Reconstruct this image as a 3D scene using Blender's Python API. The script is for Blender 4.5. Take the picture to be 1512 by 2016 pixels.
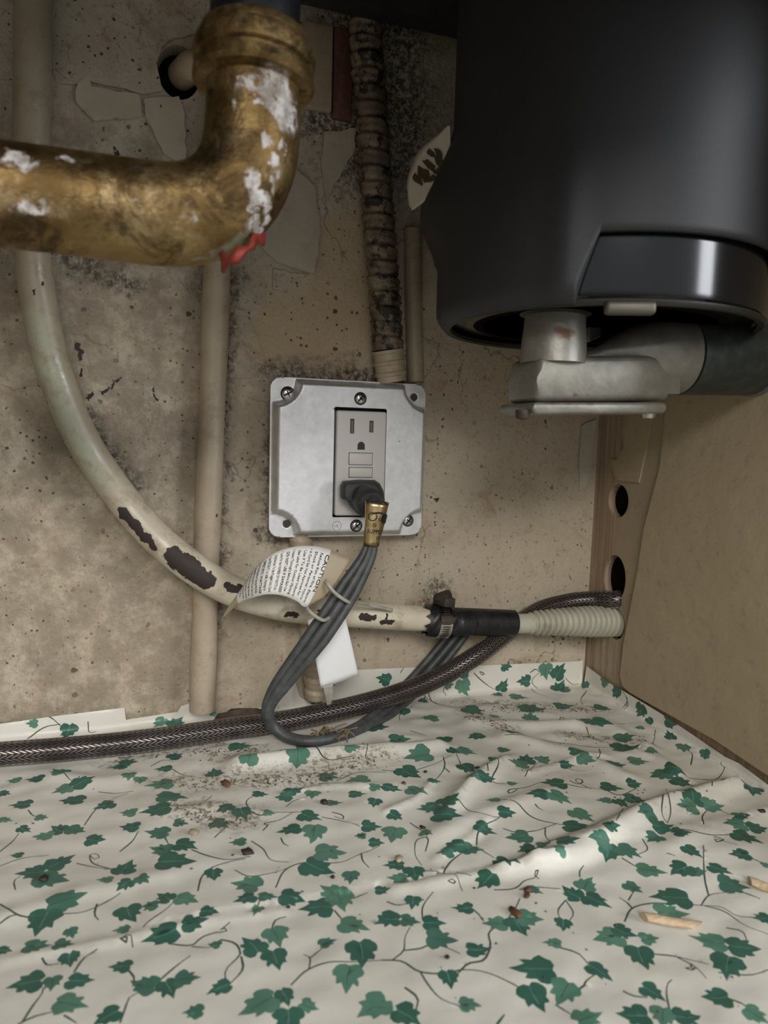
import bpy, bmesh, math, random
import numpy as np
from mathutils import Vector, Matrix, noise as mnoise
from mathutils.geometry import delaunay_2d_cdt

for o in list(bpy.data.objects): bpy.data.objects.remove(o, do_unlink=True)
scene = bpy.context.scene
COL = scene.collection
random.seed(7)

# ------------------------------------------------------------------ camera
# world: x right along the back wall, y into the wall (back wall at y=0), z up, cabinet floor at z=0 (metres)
F = 1400.0
CAM = np.array([-0.12401832, -0.4567651, 0.18634099])
def unit(v): v = np.array(v, float); return v/np.linalg.norm(v)
_D = unit((-0.028, 1, 0.105)); _X = unit((4200.0, -(-0.028*4200+0.105*F), F))
ROT = np.array([_X, np.cross(-_D, _X), -_D])
cam_data = bpy.data.cameras.new('camera')
cam = bpy.data.objects.new('camera', cam_data); COL.objects.link(cam)
cam_data.sensor_fit = 'VERTICAL'; cam_data.sensor_height = 36.0; cam_data.lens = F/2016*36.0
cam_data.clip_start = 0.01; cam_data.clip_end = 50
M4 = Matrix.Identity(4)
for i in range(3):
    M4[i][0] = ROT[i][0]; M4[i][1] = -ROT[i][1]; M4[i][2] = -ROT[i][2]; M4[i][3] = CAM[i]
cam.matrix_world = M4
cam_data.dof.use_dof = True; cam_data.dof.focus_distance = 0.45
cam_data.dof.aperture_fstop = 14.0
scene.camera = cam

# ------------------------------------------------------------------ world, window light, added fill, exposure
world = bpy.data.worlds.new('kitchen'); scene.world = world; world.use_nodes = True
bg = world.node_tree.nodes['Background']
bg.inputs['Color'].default_value = (0.92, 0.95, 1.0, 1); bg.inputs['Strength'].default_value = 0.60
ld = bpy.data.lights.new('kitchen_window', 'AREA'); ld.shape = 'RECTANGLE'; ld.size = 0.6; ld.size_y = 1.0
ld.energy = 26; ld.color = (0.93, 0.96, 1.0)
lo = bpy.data.objects.new('kitchen_window_light', ld); COL.objects.link(lo)
lo.location = (1.50, -1.75, 0.74)
lo.rotation_euler = (Vector((0.0, 0.0, 0.12))-lo.location).to_track_quat('-Z', 'Y').to_euler()
ld2 = bpy.data.lights.new('front_fill', 'AREA'); ld2.shape = 'RECTANGLE'; ld2.size = 0.9; ld2.size_y = 0.7  # added fill from the left front, brightens right wall and under the disposal
ld2.energy = 33; ld2.color = (1.0, 0.97, 0.93)
lo2 = bpy.data.objects.new('front_fill_light', ld2); COL.objects.link(lo2)
lo2.location = (-0.50, -2.2, 1.22)
lo2.rotation_euler = (Vector((0.05, 0.0, 0.12))-lo2.location).to_track_quat('-Z', 'Y').to_euler()
vs = scene.view_settings
vs.view_transform = 'Standard'; vs.look = 'None'; vs.gamma = 1.0; vs.use_curve_mapping = False
vs.exposure = 0.08
scene.cycles.max_bounces = 5; scene.cycles.diffuse_bounces = 3; scene.cycles.glossy_bounces = 3; scene.cycles.transmission_bounces = 2
scene.cycles.use_adaptive_sampling = True; scene.cycles.adaptive_threshold = 0.07

# ------------------------------------------------------------------ helpers
def at(px, py, **k):
    r = ROT @ np.array([(px-756)/F, (py-1008)/F, 1.0])
    ax, v = list(k.items())[0]; i = 'xyz'.index(ax)
    return Vector(CAM + r*((v-CAM[i])/r[i]))
def ppm(p):      # metres spanned by one photo pixel at point p
    c = ROT.T @ (np.array(p)-CAM); return c[2]/F
def to_px(p):
    c = ROT.T @ (np.array(p)-CAM); return c[0]/c[2]*F+756, c[1]/c[2]*F+1008
def on_cyl(px, py, cx, cy, r):
    d = ROT @ np.array([(px-756)/F, (py-1008)/F, 1.0])
    ox, oy = CAM[0]-cx, CAM[1]-cy
    a = d[0]**2+d[1]**2; b = 2*(ox*d[0]+oy*d[1]); c = ox*ox+oy*oy-r*r
    disc = max(b*b-4*a*c, 0); t = (-b-math.sqrt(disc))/(2*a)
    return Vector(CAM+d*t)

def link(o, parent=None):
    COL.objects.link(o)
    if parent is not None: o.parent = parent
    return o
def tag(o, label=None, cat=None, group=None, kind=None):
    if label: o['label'] = label
    if cat: o['category'] = cat
    if group: o['group'] = group
    if kind: o['kind'] = kind
    return o
def thing(name, label, cat, group=None, kind=None):
    o = bpy.data.objects.new(name, None); o.empty_display_size = 0.01
    link(o); return tag(o, label, cat, group, kind)
def obj(name, verts, faces, mats, parent=None, smooth=True, mi=None, uvs=None, sharp=None):
    me = bpy.data.meshes.new(name)
    me.from_pydata([tuple(v) for v in verts], [], faces)
    if not isinstance(mats, (list, tuple)): mats = [mats]
    for m in mats: me.materials.append(m)
    if smooth: me.polygons.foreach_set('use_smooth', [True]*len(me.polygons))
    if mi is not None: me.polygons.foreach_set('material_index', mi)
    if uvs is not None:
        l = me.uv_layers.new(name='UVMap'); l.data.foreach_set('uv', [c for uv in uvs for c in uv])
    me.update()
    if sharp: me.set_sharp_from_angle(angle=math.radians(sharp))
    o = bpy.data.objects.new(name, me)
    return link(o, parent)
def bmobj(name, bm, mat, parent=None, sharp=35, smooth=True):
    me = bpy.data.meshes.new(name)
    bmesh.ops.recalc_face_normals(bm, faces=bm.faces)
    bm.to_mesh(me); bm.free(); me.materials.append(mat)
    if smooth:
        me.polygons.foreach_set('use_smooth', [True]*len(me.polygons))
        if sharp: me.set_sharp_from_angle(angle=math.radians(sharp))
    o = bpy.data.objects.new(name, me); return link(o, parent)
def box_bm(lo_, hi_, bevel=0.0, seg=2, bm=None):
    own = bm or bmesh.new()
    b2 = bmesh.new(); bmesh.ops.create_cube(b2, size=1)
    for v in b2.verts:
        v.co = Vector([lo_[i]+(v.co[i]+.5)*(hi_[i]-lo_[i]) for i in range(3)])
    if bevel: bmesh.ops.bevel(b2, geom=list(b2.edges), offset=bevel, segments=seg, affect='EDGES', profile=.5)
    me = bpy.data.meshes.new('tmp'); b2.to_mesh(me); b2.free(); own.from_mesh(me); bpy.data.meshes.remove(me)
    return own
def catmull(pts, n):
    P = [np.array(p, float) for p in pts]; P = [2*P[0]-P[1]]+P+[2*P[-1]-P[-2]]
    out = []
    segs = len(P)-3
    for i in range(n+1):
        t = i/n*segs; k = min(int(t), segs-1); t -= k
        a, b, c, d = P[k:k+4]
        out.append(.5*((2*b)+(-a+c)*t+(2*a-5*b+4*c-d)*t*t+(-a+3*b-3*c+d)*t**3))
    return out
def even(path, n):
    L = [0.0]
    for a, b in zip(path[:-1], path[1:]): L.append(L[-1]+np.linalg.norm(b-a))
    L = np.array(L); A = np.array(path); s = np.linspace(0, L[-1], n+1)
    return [np.array([np.interp(x, L, A[:, k]) for k in range(A.shape[1])]) for x in s], L[-1]
def frames(path):
    T = []
    for i in range(len(path)):
        T.append(unit(path[min(i+1, len(path)-1)][:3]-path[max(i-1, 0)][:3]))
    up = np.array([0, 0, 1.0]) if abs(T[0][2]) < .8 else np.array([0, 1.0, 0])
    N = unit(np.cross(T[0], up)); out = []
    for t in T:
        N = unit(N-t*np.dot(N, t)); out.append((t, N, np.cross(t, N)))
    return out
def tube_geo(path, rad, seg=20, cap=True, ang0=0.0):
    """path: list of xyz arrays (evenly spaced); rad: float or f(s, ang) -> radius; returns verts, faces, uvs in metres"""
    fr = frames(path); V = []; Fc = []; UV = []
    s = [0.0]
    for a, b in zip(path[:-1], path[1:]): s.append(s[-1]+float(np.linalg.norm(b[:3]-a[:3])))
    for i, p in enumerate(path):
        t, n, b = fr[i]
        for j in range(seg):
            a = 2*math.pi*j/seg+ang0
            r = rad(s[i], a) if callable(rad) else rad
            V.append(p[:3]+r*(n*math.cos(a)+b*math.sin(a)))
    for i in range(len(path)-1):
        for j in range(seg):
            k = (j+1) % seg
            Fc.append((i*seg+j, i*seg+k, (i+1)*seg+k, (i+1)*seg+j))
            u0, u1 = j/seg, (j+1)/seg
            UV += [(u0, s[i]), (u1, s[i]), (u1, s[i+1]), (u0, s[i+1])]
    if cap:
        Fc.append(tuple(range(seg))[::-1]); UV += [(0, 0)]*seg
        k = (len(path)-1)*seg; Fc.append(tuple(range(k, k+seg))); UV += [(0, 0)]*seg
    return V, Fc, UV
def tube(name, pts, rad, mat, parent=None, n=80, seg=20, smoothpath=True, sharp=50):
    path = catmull(pts, n*4) if smoothpath else [np.array(p, float) for p in pts]
    path, L = even(path, n)
    V, Fc, UV = tube_geo(path, rad, seg)
    return obj(name, V, Fc, mat, parent, uvs=UV, sharp=sharp)
def lathe(name, prof, mat, parent=None, seg=32, M=None, sharp=35, cap=True):
    """prof: list of (r, z) around local z, transformed by M"""
    V = []; Fc = []
    for r, z in prof:
        for j in range(seg):
            a = 2*math.pi*j/seg; V.append(Vector((r*math.cos(a), r*math.sin(a), z)))
    for i in range(len(prof)-1):
        for j in range(seg):
            k = (j+1) % seg; Fc.append((i*seg+j, i*seg+k, (i+1)*seg+k, (i+1)*seg+j))
    if cap: Fc.append(tuple(range(seg))[::-1]); k = (len(prof)-1)*seg; Fc.append(tuple(range(k, k+seg)))
    if M is not None: V = [M @ v for v in V]
    return obj(name, V, Fc, mat, parent, sharp=sharp)
def axis_matrix(p, d):
    return Matrix.Translation(Vector(p)) @ Vector(d).to_track_quat('Z', 'Y').to_matrix().to_4x4()
def ccw(poly):
    a = sum(p[0]*q[1]-q[0]*p[1] for p, q in zip(poly, poly[1:]+poly[:1]))
    return poly if a > 0 else poly[::-1]
def cdt(outer, holes=(), prints=(), grid=None):
    """triangulate (units: mm) a region; returns verts2d, faces, per-face list of print indices"""
    vs_, fs = [], []
    def add(poly):
        i = len(vs_); poly = ccw([tuple(p) for p in poly]); vs_.extend(Vector(p) for p in poly); fs.append(list(range(i, i+len(poly))))
    add(outer)
    for h in holes: add(h)
    for p in prints: add(p)
    if grid is not None: vs_.extend(Vector(p) for p in grid)
    v, e, f, ov, oe, of = delaunay_2d_cdt(vs_, [], fs, 0, 1e-4, True)
    V = np.array([tuple(q) for q in v]); T = np.array([tuple(t) for t in f]); C = V[T].mean(axis=1)
    A2 = np.abs((V[T[:, 1], 0]-V[T[:, 0], 0])*(V[T[:, 2], 1]-V[T[:, 0], 1])-(V[T[:, 2], 0]-V[T[:, 0], 0])*(V[T[:, 1], 1]-V[T[:, 0], 1]))
    ok = inside(C, outer) & (A2 > 1e-9)
    for h in holes: ok &= ~inside(C, h)
    T, C = T[ok], C[ok]; lab = [[] for _ in T]
    if prints:
        o = np.argsort(C[:, 0]); xs = C[o, 0]
        for i, pr in enumerate(prints):
            P_ = np.array(pr); lo2, hi2 = P_.min(axis=0), P_.max(axis=0)
            c = o[np.searchsorted(xs, lo2[0]):np.searchsorted(xs, hi2[0])]
            c = c[(C[c, 1] >= lo2[1]) & (C[c, 1] <= hi2[1])]
            if len(c):
                for k in c[inside(C[c], pr)]: lab[k].append(i)
    return v, [tuple(int(q) for q in t) for t in T], lab
def inside(C, poly):
    P_ = np.array([tuple(q) for q in poly], float); r = np.zeros(len(C), bool); x, y = C[:, 0], C[:, 1]
    for (x0, y0), (x1, y1) in zip(P_, np.roll(P_, -1, axis=0)):
        if y0 == y1: continue
        k = ((y0 > y) != (y1 > y)); r ^= k & (x < (x1-x0)*(y-y0)/(y1-y0)+x0)
    return r
def slab(name, outer, holes, to3, depth, mat, parent=None, smooth=False, grid=None, lift=None):
    """a flat sheet with holes given in mm 2-D, mapped by to3(u, v, d) with thickness depth (m)"""
    v, f, _ = cdt(outer, holes, grid=grid)
    n = len(v); V = []
    for d in (0.0, depth):
        for p in v:
            l = lift(p[0]/1000, p[1]/1000) if lift else 0.0
            V.append(to3(p[0]/1000, p[1]/1000, d+l))
    cnt = {}
    for t in f:
        for a, b in zip(t, t[1:]+t[:1]): cnt[(a, b)] = 1
    faces = [t for t in f]+[tuple(i+n for i in t[::-1]) for t in f]
    for (a, b) in cnt:
        if (b, a) not in cnt: faces.append((b, a, a+n, b+n))
    o = obj(name, V, faces, mat, parent, smooth=False)
    bm = bmesh.new(); bm.from_mesh(o.data); bmesh.ops.recalc_face_normals(bm, faces=bm.faces); bm.to_mesh(o.data); bm.free()
    if smooth:
        o.data.polygons.foreach_set('use_smooth', [True]*len(o.data.polygons)); o.data.set_sharp_from_angle(angle=math.radians(40))
    return o
def ellipse(cx, cy, rx, ry, n=28):
    return [(cx+rx*math.cos(2*math.pi*i/n), cy+ry*math.sin(2*math.pi*i/n)) for i in range(n)]
def rrect(cx, cy, hx, hy, r, n=6):
    out = []
    for sx, sy, a0 in ((1, 1, 0), (-1, 1, 90), (-1, -1, 180), (1, -1, 270)):
        for i in range(n+1):
            a = math.radians(a0+90*i/n); out.append((cx+sx*(hx-r)+r*math.cos(a), cy+sy*(hy-r)+r*math.sin(a)))
    return out

# ------------------------------------------------------------------ node helpers
class NT:
    def __init__(s, name, rough=0.5, metal=0.0, color=(.5, .5, .5)):
        s.m = bpy.data.materials.new(name); s.m.use_nodes = True
        s.t = s.m.node_tree; s.b = s.t.nodes['Principled BSDF']
        s.b.inputs['Roughness'].default_value = rough; s.b.inputs['Metallic'].default_value = metal
        s.b.inputs['Base Color'].default_value = (*color, 1); s._p = None
    def put(s, sock, v):
        if isinstance(v, (int, float)): sock.default_value = v
        elif isinstance(v, (tuple, list)): sock.default_value = (*v, 1) if len(v) == 3 and sock.type == 'RGBA' else tuple(v)
        else: s.t.links.new(v, sock)
    def node(s, typ, **k):
        n = s.t.nodes.new(typ)
        for a, b in k.items(): setattr(n, a, b)
        return n
    def pos(s):
        if s._p is None: s._p = s.node('ShaderNodeNewGeometry').outputs['Position']
        return s._p
    def uv(s): return s.node('ShaderNodeUVMap').outputs[0]
    def sep(s, v): n = s.node('ShaderNodeSeparateXYZ'); s.put(n.inputs[0], v); return n.outputs
    def scale(s, v, k):
        n = s.node('ShaderNodeVectorMath', operation='MULTIPLY'); s.put(n.inputs[0], v); n.inputs[1].default_value = k; return n.outputs[0]
    def noise(s, sc, det=3, rough=.55, vec=None, dist=0, color=False):
        n = s.node('ShaderNodeTexNoise'); s.put(n.inputs['Vector'], vec if vec is not None else s.pos())
        n.inputs['Scale'].default_value = sc; n.inputs['Detail'].default_value = det
        n.inputs['Roughness'].default_value = rough; n.inputs['Distortion'].default_value = dist
        return n.outputs[1 if color else 0]
    def vor(s, sc, vec=None, feature='F1', out='Distance'):
        n = s.node('ShaderNodeTexVoronoi', feature=feature); s.put(n.inputs['Vector'], vec if vec is not None else s.pos())
        n.inputs['Scale'].default_value = sc; return n.outputs[out]
    def ramp(s, fac, a, b, lo=0.0, hi=1.0):
        n = s.node('ShaderNodeMapRange', interpolation_type='SMOOTHSTEP'); s.put(n.inputs[0], fac)
        n.inputs[1].default_value = a; n.inputs[2].default_value = b; n.inputs[3].default_value = lo; n.inputs[4].default_value = hi
        return n.outputs[0]
    def mix(s, fac, a, b):
        n = s.node('ShaderNodeMix', data_type='RGBA'); s.put(n.inputs[0], fac); s.put(n.inputs[6], a); s.put(n.inputs[7], b); return n.outputs[2]
    def math(s, op, a, b=0.0, c=None):
        n = s.node('ShaderNodeMath', operation=op); s.put(n.inputs[0], a); s.put(n.inputs[1], b)
        if c is not None: s.put(n.inputs[2], c)
        return n.outputs[0]
    def warped(s, sc, amt, det=3):
        c = s.noise(sc, det, color=True)
        n = s.node('ShaderNodeVectorMath', operation='MULTIPLY_ADD'); s.put(n.inputs[0], c); n.inputs[1].default_value = (amt,)*3
        a = s.node('ShaderNodeVectorMath', operation='ADD'); s.put(a.inputs[0], s.pos()); a.inputs[1].default_value = (-amt/2,)*3
        s.put(n.inputs[2], a.outputs[0]); return n.outputs[0]
    def blobs(s, bl, vec, soft=.12):
        """bl: list of (p, q, r): capsules from p to q with radius r; returns a mask"""
        cur = None
        for p, q, r in bl:
            p, q = Vector(p), Vector(q); d = q-p; L = max(d.length, 1e-6); dn = d/L
            sub = s.node('ShaderNodeVectorMath', operation='SUBTRACT'); s.put(sub.inputs[0], vec); sub.inputs[1].default_value = p
            dot = s.node('ShaderNodeVectorMath', operation='DOT_PRODUCT'); s.put(dot.inputs[0], sub.outputs[0]); dot.inputs[1].default_value = dn
            cl = s.node('ShaderNodeClamp'); s.put(cl.inputs[0], dot.outputs['Value']); cl.inputs[1].default_value = 0; cl.inputs[2].default_value = L
            mul = s.node('ShaderNodeVectorMath', operation='SCALE'); mul.inputs[0].default_value = dn; s.put(mul.inputs['Scale'], cl.outputs[0])
            ds = s.node('ShaderNodeVectorMath', operation='DISTANCE'); s.put(ds.inputs[0], sub.outputs[0]); s.put(ds.inputs[1], mul.outputs[0])
            v = s.math('DIVIDE', ds.outputs['Value'], r)
            cur = v if cur is None else s.math('MINIMUM', cur, v)
        return s.ramp(cur, 1-soft, 1+soft, 1, 0)
    def color(s, v): s.put(s.b.inputs['Base Color'], v); return s
    def rough(s, v): s.put(s.b.inputs['Roughness'], v); return s
    def metal(s, v): s.put(s.b.inputs['Metallic'], v); return s
    def bump(s, h, dist=.001, strength=1.0):
        n = s.node('ShaderNodeBump'); n.inputs['Distance'].default_value = dist; n.inputs['Strength'].default_value = strength
        s.put(n.inputs['Height'], h); s.put(s.b.inputs['Normal'], n.outputs[0]); return s
def specks(n, sc, lim, keep, vec=None):
    """dark specks: voronoi cells whose random value is under keep, radius varies"""
    vec = vec if vec is not None else n.warped(sc*1.7, .35/sc, 1)
    d = n.vor(sc, vec); c = n.vor(sc, vec, out='Color'); r = n.sep(c)
    rad = n.math('MULTIPLY', n.math('SUBTRACT', keep, r[0]), lim/keep)
    return n.ramp(n.math('SUBTRACT', d, rad), -.03, .03, 1, 0)

# ------------------------------------------------------------------ materials
def paint_wall():
    n = NT('aged_beige_wall_paint', .62)
    w = n.warped(30, .02)
    base = n.mix(n.ramp(n.noise(7, 4, .6), .38, .66), (.455, .38, .275), (.51, .445, .34))
    z = n.sep(n.pos())
    base = n.mix(n.math('MULTIPLY', n.ramp(n.math('ADD', z[2], n.math('MULTIPLY', n.noise(25, 3), .12)), .33, .47), .55), base, (.50, .49, .43))
    base = n.mix(n.math('MULTIPLY', n.ramp(n.noise(22, 6, .72, dist=1.2), .50, .70), .55), base, (.33, .245, .165))
    pink = n.math('MULTIPLY', n.ramp(n.noise(40, 6, .78, dist=.6), .54, .70), .6)
    base = n.mix(pink, base, (.36, .20, .13))
    st = n.noise(1, 4, .6, vec=n.scale(n.pos(), (60, 60, 7)))
    base = n.mix(n.math('MULTIPLY', n.ramp(st, .55, .8), .35), base, (.30, .22, .15))
    fine = n.noise(260, 3, .6); base = n.mix(n.math('MULTIPLY', n.ramp(fine, .56, .70), .5), base, (.20, .14, .09))
    # the left half of the wall is grimier: fine brown film broken up by noise
    film = n.math('MULTIPLY', n.math('MULTIPLY', n.ramp(z[0], -.02, -.12), n.ramp(z[2], .345, .375, 1, .25)), n.ramp(n.noise(48, 6, .75), .32, .60))
    base = n.mix(n.math('MULTIPLY', film, .85), base, (.225, .182, .125))
    # bare yellowish board behind and below the conduit, sharp-edged
    yel = n.blobs([(at(640, 700, y=0), at(690, 470, y=0), .022), (at(560, 660, y=0), at(700, 620, y=0), .02)], w, .2)
    base = n.mix(n.math('MULTIPLY', yel, .55), base, (.47, .34, .20))
    # soot and mould round the box top and along the conduit, partly painted shade
    soot_shade = n.blobs([(at(545, 742, y=0), at(790, 745, y=0), .009), (at(610, 235, y=0), at(700, 235, y=0), .008), (at(700, 20, y=0), at(705, 320, y=0), .022),
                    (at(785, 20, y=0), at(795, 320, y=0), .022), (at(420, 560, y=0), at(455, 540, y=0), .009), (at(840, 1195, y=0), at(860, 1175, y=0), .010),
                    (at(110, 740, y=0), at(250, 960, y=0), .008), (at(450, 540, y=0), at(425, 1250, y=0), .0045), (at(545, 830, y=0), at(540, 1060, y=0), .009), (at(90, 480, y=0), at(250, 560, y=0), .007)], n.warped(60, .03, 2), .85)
    soot_shade = n.math('MULTIPLY', soot_shade, n.ramp(n.noise(260, 5, .8), .40, .56))
    base = n.mix(n.math('MULTIPLY', soot_shade, .9), base, (.045, .032, .022))
    chips = n.blobs([(at(155, 680, y=0), at(160, 705, y=0), 0.00158), (at(160, 730, y=0), at(158, 740, y=0), 0.00086), (at(205, 775, y=0), at(232, 745, y=0), 0.00115), 
                     (at(308, 790, y=0), at(302, 760, y=0), 0.00072), (at(180, 770, y=0), at(172, 785, y=0), 0.00115), (at(858, 984, y=0), at(862, 986, y=0), 0.00101), (at(228, 297, y=0), at(232, 300, y=0), 0.00144), (at(165, 45, y=0), at(160, 50, y=0), 0.00115)], n.warped(170, .008, 3), .25)
    base = n.mix(chips, base, (.022, .015, .012))
    dz = n.ramp(n.noise(14, 2), .35, .62)
    sp = n.math('MAXIMUM', n.math('MULTIPLY', specks(n, 120, .24, .42), dz), n.math('MULTIPLY', specks(n, 300, .28, .50), n.ramp(n.noise(9, 2), .3, .55)))
    base = n.mix(n.math('MULTIPLY', sp, .9), base, (.04, .025, .018))
    sc = n.noise(1, 3, .6, vec=n.scale(n.warped(20, .05, 1), (420, 1, 90)))
    base = n.mix(n.math('MULTIPLY', n.math('MULTIPLY', n.ramp(sc, .66, .74), n.ramp(n.noise(26, 2), .5, .62)), .7), base, (.12, .08, .05))
    # flaked spots with pale centres
    cr = n.vor(18, n.warped(40, .03, 3), 'DISTANCE_TO_EDGE')
    crack = n.math('MULTIPLY', n.ramp(cr, .0, .016, 1, 0), n.ramp(n.noise(11, 3), .52, .62))
    base = n.mix(n.math('MULTIPLY', crack, .55), base, (.10, .07, .045))
    h = n.math('ADD', n.math('MULTIPLY', n.noise(45, 4, .65), .9), n.math('MULTIPLY', n.noise(420, 1), .22))
    return n.color(base).bump(h, .0018, .8).rough(n.ramp(n.noise(60, 3), .3, .7, .5, .75)).m
M_wall = paint_wall()

def side_paint(name, c1, c2, wood=True, spk=True):
    n = NT(name, .6)
    base = n.mix(n.ramp(n.noise(9, 4), .35, .7), c1, c2)
    base = n.mix(n.math('MULTIPLY', n.ramp(n.noise(130, 4, .65), .56, .72), .35), base, tuple(v*.55 for v in c1))
    if spk: base = n.mix(specks(n, 60, .1, .10), base, (.10, .07, .045))
    h = n.noise(55, 4)
    if wood:
        g = n.noise(1, 5, .6, vec=n.scale(n.pos(), (300, 260, 9)))
        wd = n.mix(n.ramp(g, .35, .68), (.25, .175, .115), (.40, .30, .205))
        wp = n.sep(n.warped(55, .022, 5))
        bare = n.math('MAXIMUM', n.ramp(wp[1], -.031, -.027), n.ramp(wp[2], .013, .017, 1, 0))
        patch = n.blobs([(at(1440, 1440, x=.196), at(1435, 1490, x=.196), .011), (at(1220, 1290, x=.196), at(1215, 1320, x=.196), .009)], n.warped(90, .01, 4), .1)
        bare = n.math('MAXIMUM', bare, patch)
        base = n.mix(bare, base, wd); pass
    return n.color(base).bump(h, .0012, .7).m
M_side = side_paint('worn_olive_beige_side_wall', (.32, .25, .17), (.37, .295, .20))
M_panel = side_paint('yellowed_beige_hardboard', (.36, .285, .18), (.40, .325, .21), wood=False)
M_flake = None
def flake_paint():
    n = NT('peeling_plaster_skin', .6)
    b = n.mix(n.ramp(n.noise(40, 4), .35, .7), (.42, .375, .295), (.48, .43, .34))
    b = n.mix(n.math('MULTIPLY', n.ramp(n.noise(60, 6, .7), .55, .72), .5), b, (.36, .25, .18))
    b = n.mix(specks(n, 130, .12, .15), b, (.05, .035, .025))
    return n.color(b).bump(n.noise(90, 4), .0008, .8).m
M_flake = flake_paint()
M_dark = NT('dark_cavity', 1.0, 0, (.010, .008, .006)).m
M_floorboard = NT('cabinet_floor_board', .8, 0, (.22, .16, .10)).m
M_kfloor = NT('kitchen_floor_tile', .6, 0, (.20, .175, .145)).m
M_ceiling = NT('counter_underside', .8, 0, (.10, .085, .07)).m

def paper(name='cream_ivy_liner_paper'):
    n = NT(name, .42)
    b = n.mix(n.ramp(n.noise(12, 4), .3, .7), (.64, .615, .535), (.70, .68, .605))
    dirt = n.blobs([(at(340, 1545, z=0), at(640, 1530, z=0), .010), (at(480, 1620, z=0), at(360, 1600, z=0), .010), (at(900, 1390, z=0), at(1180, 1400, z=0), .007),
                    (at(420, 1500, z=0), at(500, 1478, z=0), .006), (at(920, 1410, z=0), at(1000, 1440, z=0), .007), (at(1100, 1450, z=0), at(1250, 1470, z=0), .006), (at(430, 1410, z=0), at(530, 1412, z=0), .008),
                    (at(640, 1520, z=0), at(740, 1500, z=0), .012), (at(220, 1500, z=0), at(420, 1470, z=0), .006)], n.warped(60, .02, 4), .9)
    grit = n.ramp(n.noise(330, 4, .7), .47, .60)
    b = n.mix(n.math('MULTIPLY', n.math('MULTIPLY', dirt, grit), .9), b, (.07, .052, .035))
    b = n.mix(n.math('MULTIPLY', dirt, .28), b, (.42, .36, .25))
    b = n.mix(n.math('MULTIPLY', n.ramp(n.noise(22, 5, .6), .56, .75), .22), b, (.50, .44, .33))
    b = n.mix(specks(n, 85, .09, .06), b, (.07, .05, .035))
    return n, b, dirt
def fin_paper(n, b): return n.color(b).bump(n.noise(60, 3, .5), .0009, .5).rough(n.ramp(n.noise(45, 3), .3, .7, .36, .55)).m
_n, _b, _d = paper(); M_paper = fin_paper(_n, _b)
def leafmat(name, c1, c2):
    n, b, d = paper(name)
    c = n.mix(n.ramp(n.noise(90, 3), .3, .7), c1, c2)
    g = n.ramp(n.noise(330, 4, .7), .47, .60)
    c = n.mix(n.math('MULTIPLY', n.math('MULTIPLY', d, g), .7), c, (.10, .08, .05))
    return fin_paper(n, c)
M_leafd = leafmat('printed_dark_green_leaf', (.036, .112, .082), (.046, .135, .098))
M_leafl = leafmat('printed_sage_green_leaf', (.085, .200, .140), (.105, .235, .165))
M_leafm = leafmat('printed_mid_green_leaf', (.055, .150, .108), (.070, .175, .125))
M_vine = leafmat('printed_dark_vine', (.045, .070, .052), (.060, .090, .068))
M_vein = leafmat('printed_pale_vein', (.13, .26, .20), (.15, .30, .23))

def steel():
    n = NT('galvanized_steel', .34, .85)
    c = n.vor(190, n.warped(150, .006), out='Color'); g = n.sep(c)[0]
    b = n.mix(n.ramp(n.noise(160, 4, .6), .3, .7), (.74, .745, .75), (.84, .84, .845))
    b = n.mix(n.math('MULTIPLY', g, .25), b, (.78, .79, .80))
    b = n.mix(specks(n, 130, .08, .05), b, (.22, .19, .15))
    return n.color(b).rough(n.math('ADD', n.ramp(n.noise(110, 4), .3, .7, .42, .55), n.math('MULTIPLY', g, .06))).bump(n.noise(300, 2), .0003, .3).m
M_steel = steel()
M_boxbody = NT('old_painted_box_side', .7, 0, (.07, .055, .04)).m
M_recept = NT('grey_plastic_receptacle', .42, 0, (.62, .605, .575)).m
M_slot = NT('dark_slot', .6, 0, (.03, .028, .026)).m
M_slotgrey = NT('grey_contact_slot', .5, .3, (.16, .15, .14)).m
M_screw = NT('bright_zinc_screw', .25, 1.0, (.62, .61, .60)).m
M_screwdark = NT('black_screw_recess', .4, .6, (.025, .024, .024)).m

def rubber(name, c, r=.45, b=.0004):
    n = NT(name, r); col = n.mix(n.ramp(n.noise(140, 4), .4, .7), c, tuple(v*1.5+.004 for v in c))
    return n.color(col).bump(n.noise(260, 3), b, .5).m
M_plug = rubber('dark_grey_moulded_plug', (.030, .030, .030), .48)
M_cord = rubber('grey_cord_sheath', (.045, .048, .048), .5)
M_rubber = rubber('black_rubber_sleeve', (.008, .008, .009), .42, .0008)
M_rubber2 = rubber('green_black_rubber_coupling', (.022, .028, .026), .42)
M_blackpl = rubber('black_plastic_tailpiece', (.005, .0055, .008), .5)
def foil():
    n = NT('gold_foil_label', .3, 1.0)
    return n.color(n.mix(n.ramp(n.noise(120, 3), .35, .7), (.42, .31, .16), (.62, .48, .27))).bump(n.noise(190, 3), .0005, .5).m
M_foil = foil()
M_ink = NT('black_print_ink', .6, 0, (.012, .011, .010)).m
M_ink2 = NT('brown_print_ink', .6, 0, (.05, .038, .02)).m
def tagpaper(name, c, stain):
    n = NT(name, .5); b = n.mix(n.math('MULTIPLY', n.ramp(n.noise(50, 4), .5, .75), .5), c, stain)
    return n.color(n.mix(specks(n, 200, .1, .06), b, (.3, .25, .18))).bump(n.noise(120, 3), .0004, .4).m
M_tag = tagpaper('plastic_coated_tag_paper', (.66, .645, .60), (.50, .45, .36))
M_tagback = tagpaper('yellowed_clear_tag_film', (.36, .29, .19), (.22, .16, .09))
M_white = tagpaper('white_card', (.80, .80, .79), (.66, .63, .57))
M_tie = rubber('translucent_grey_tie', (.30, .285, .235), .35)

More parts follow.
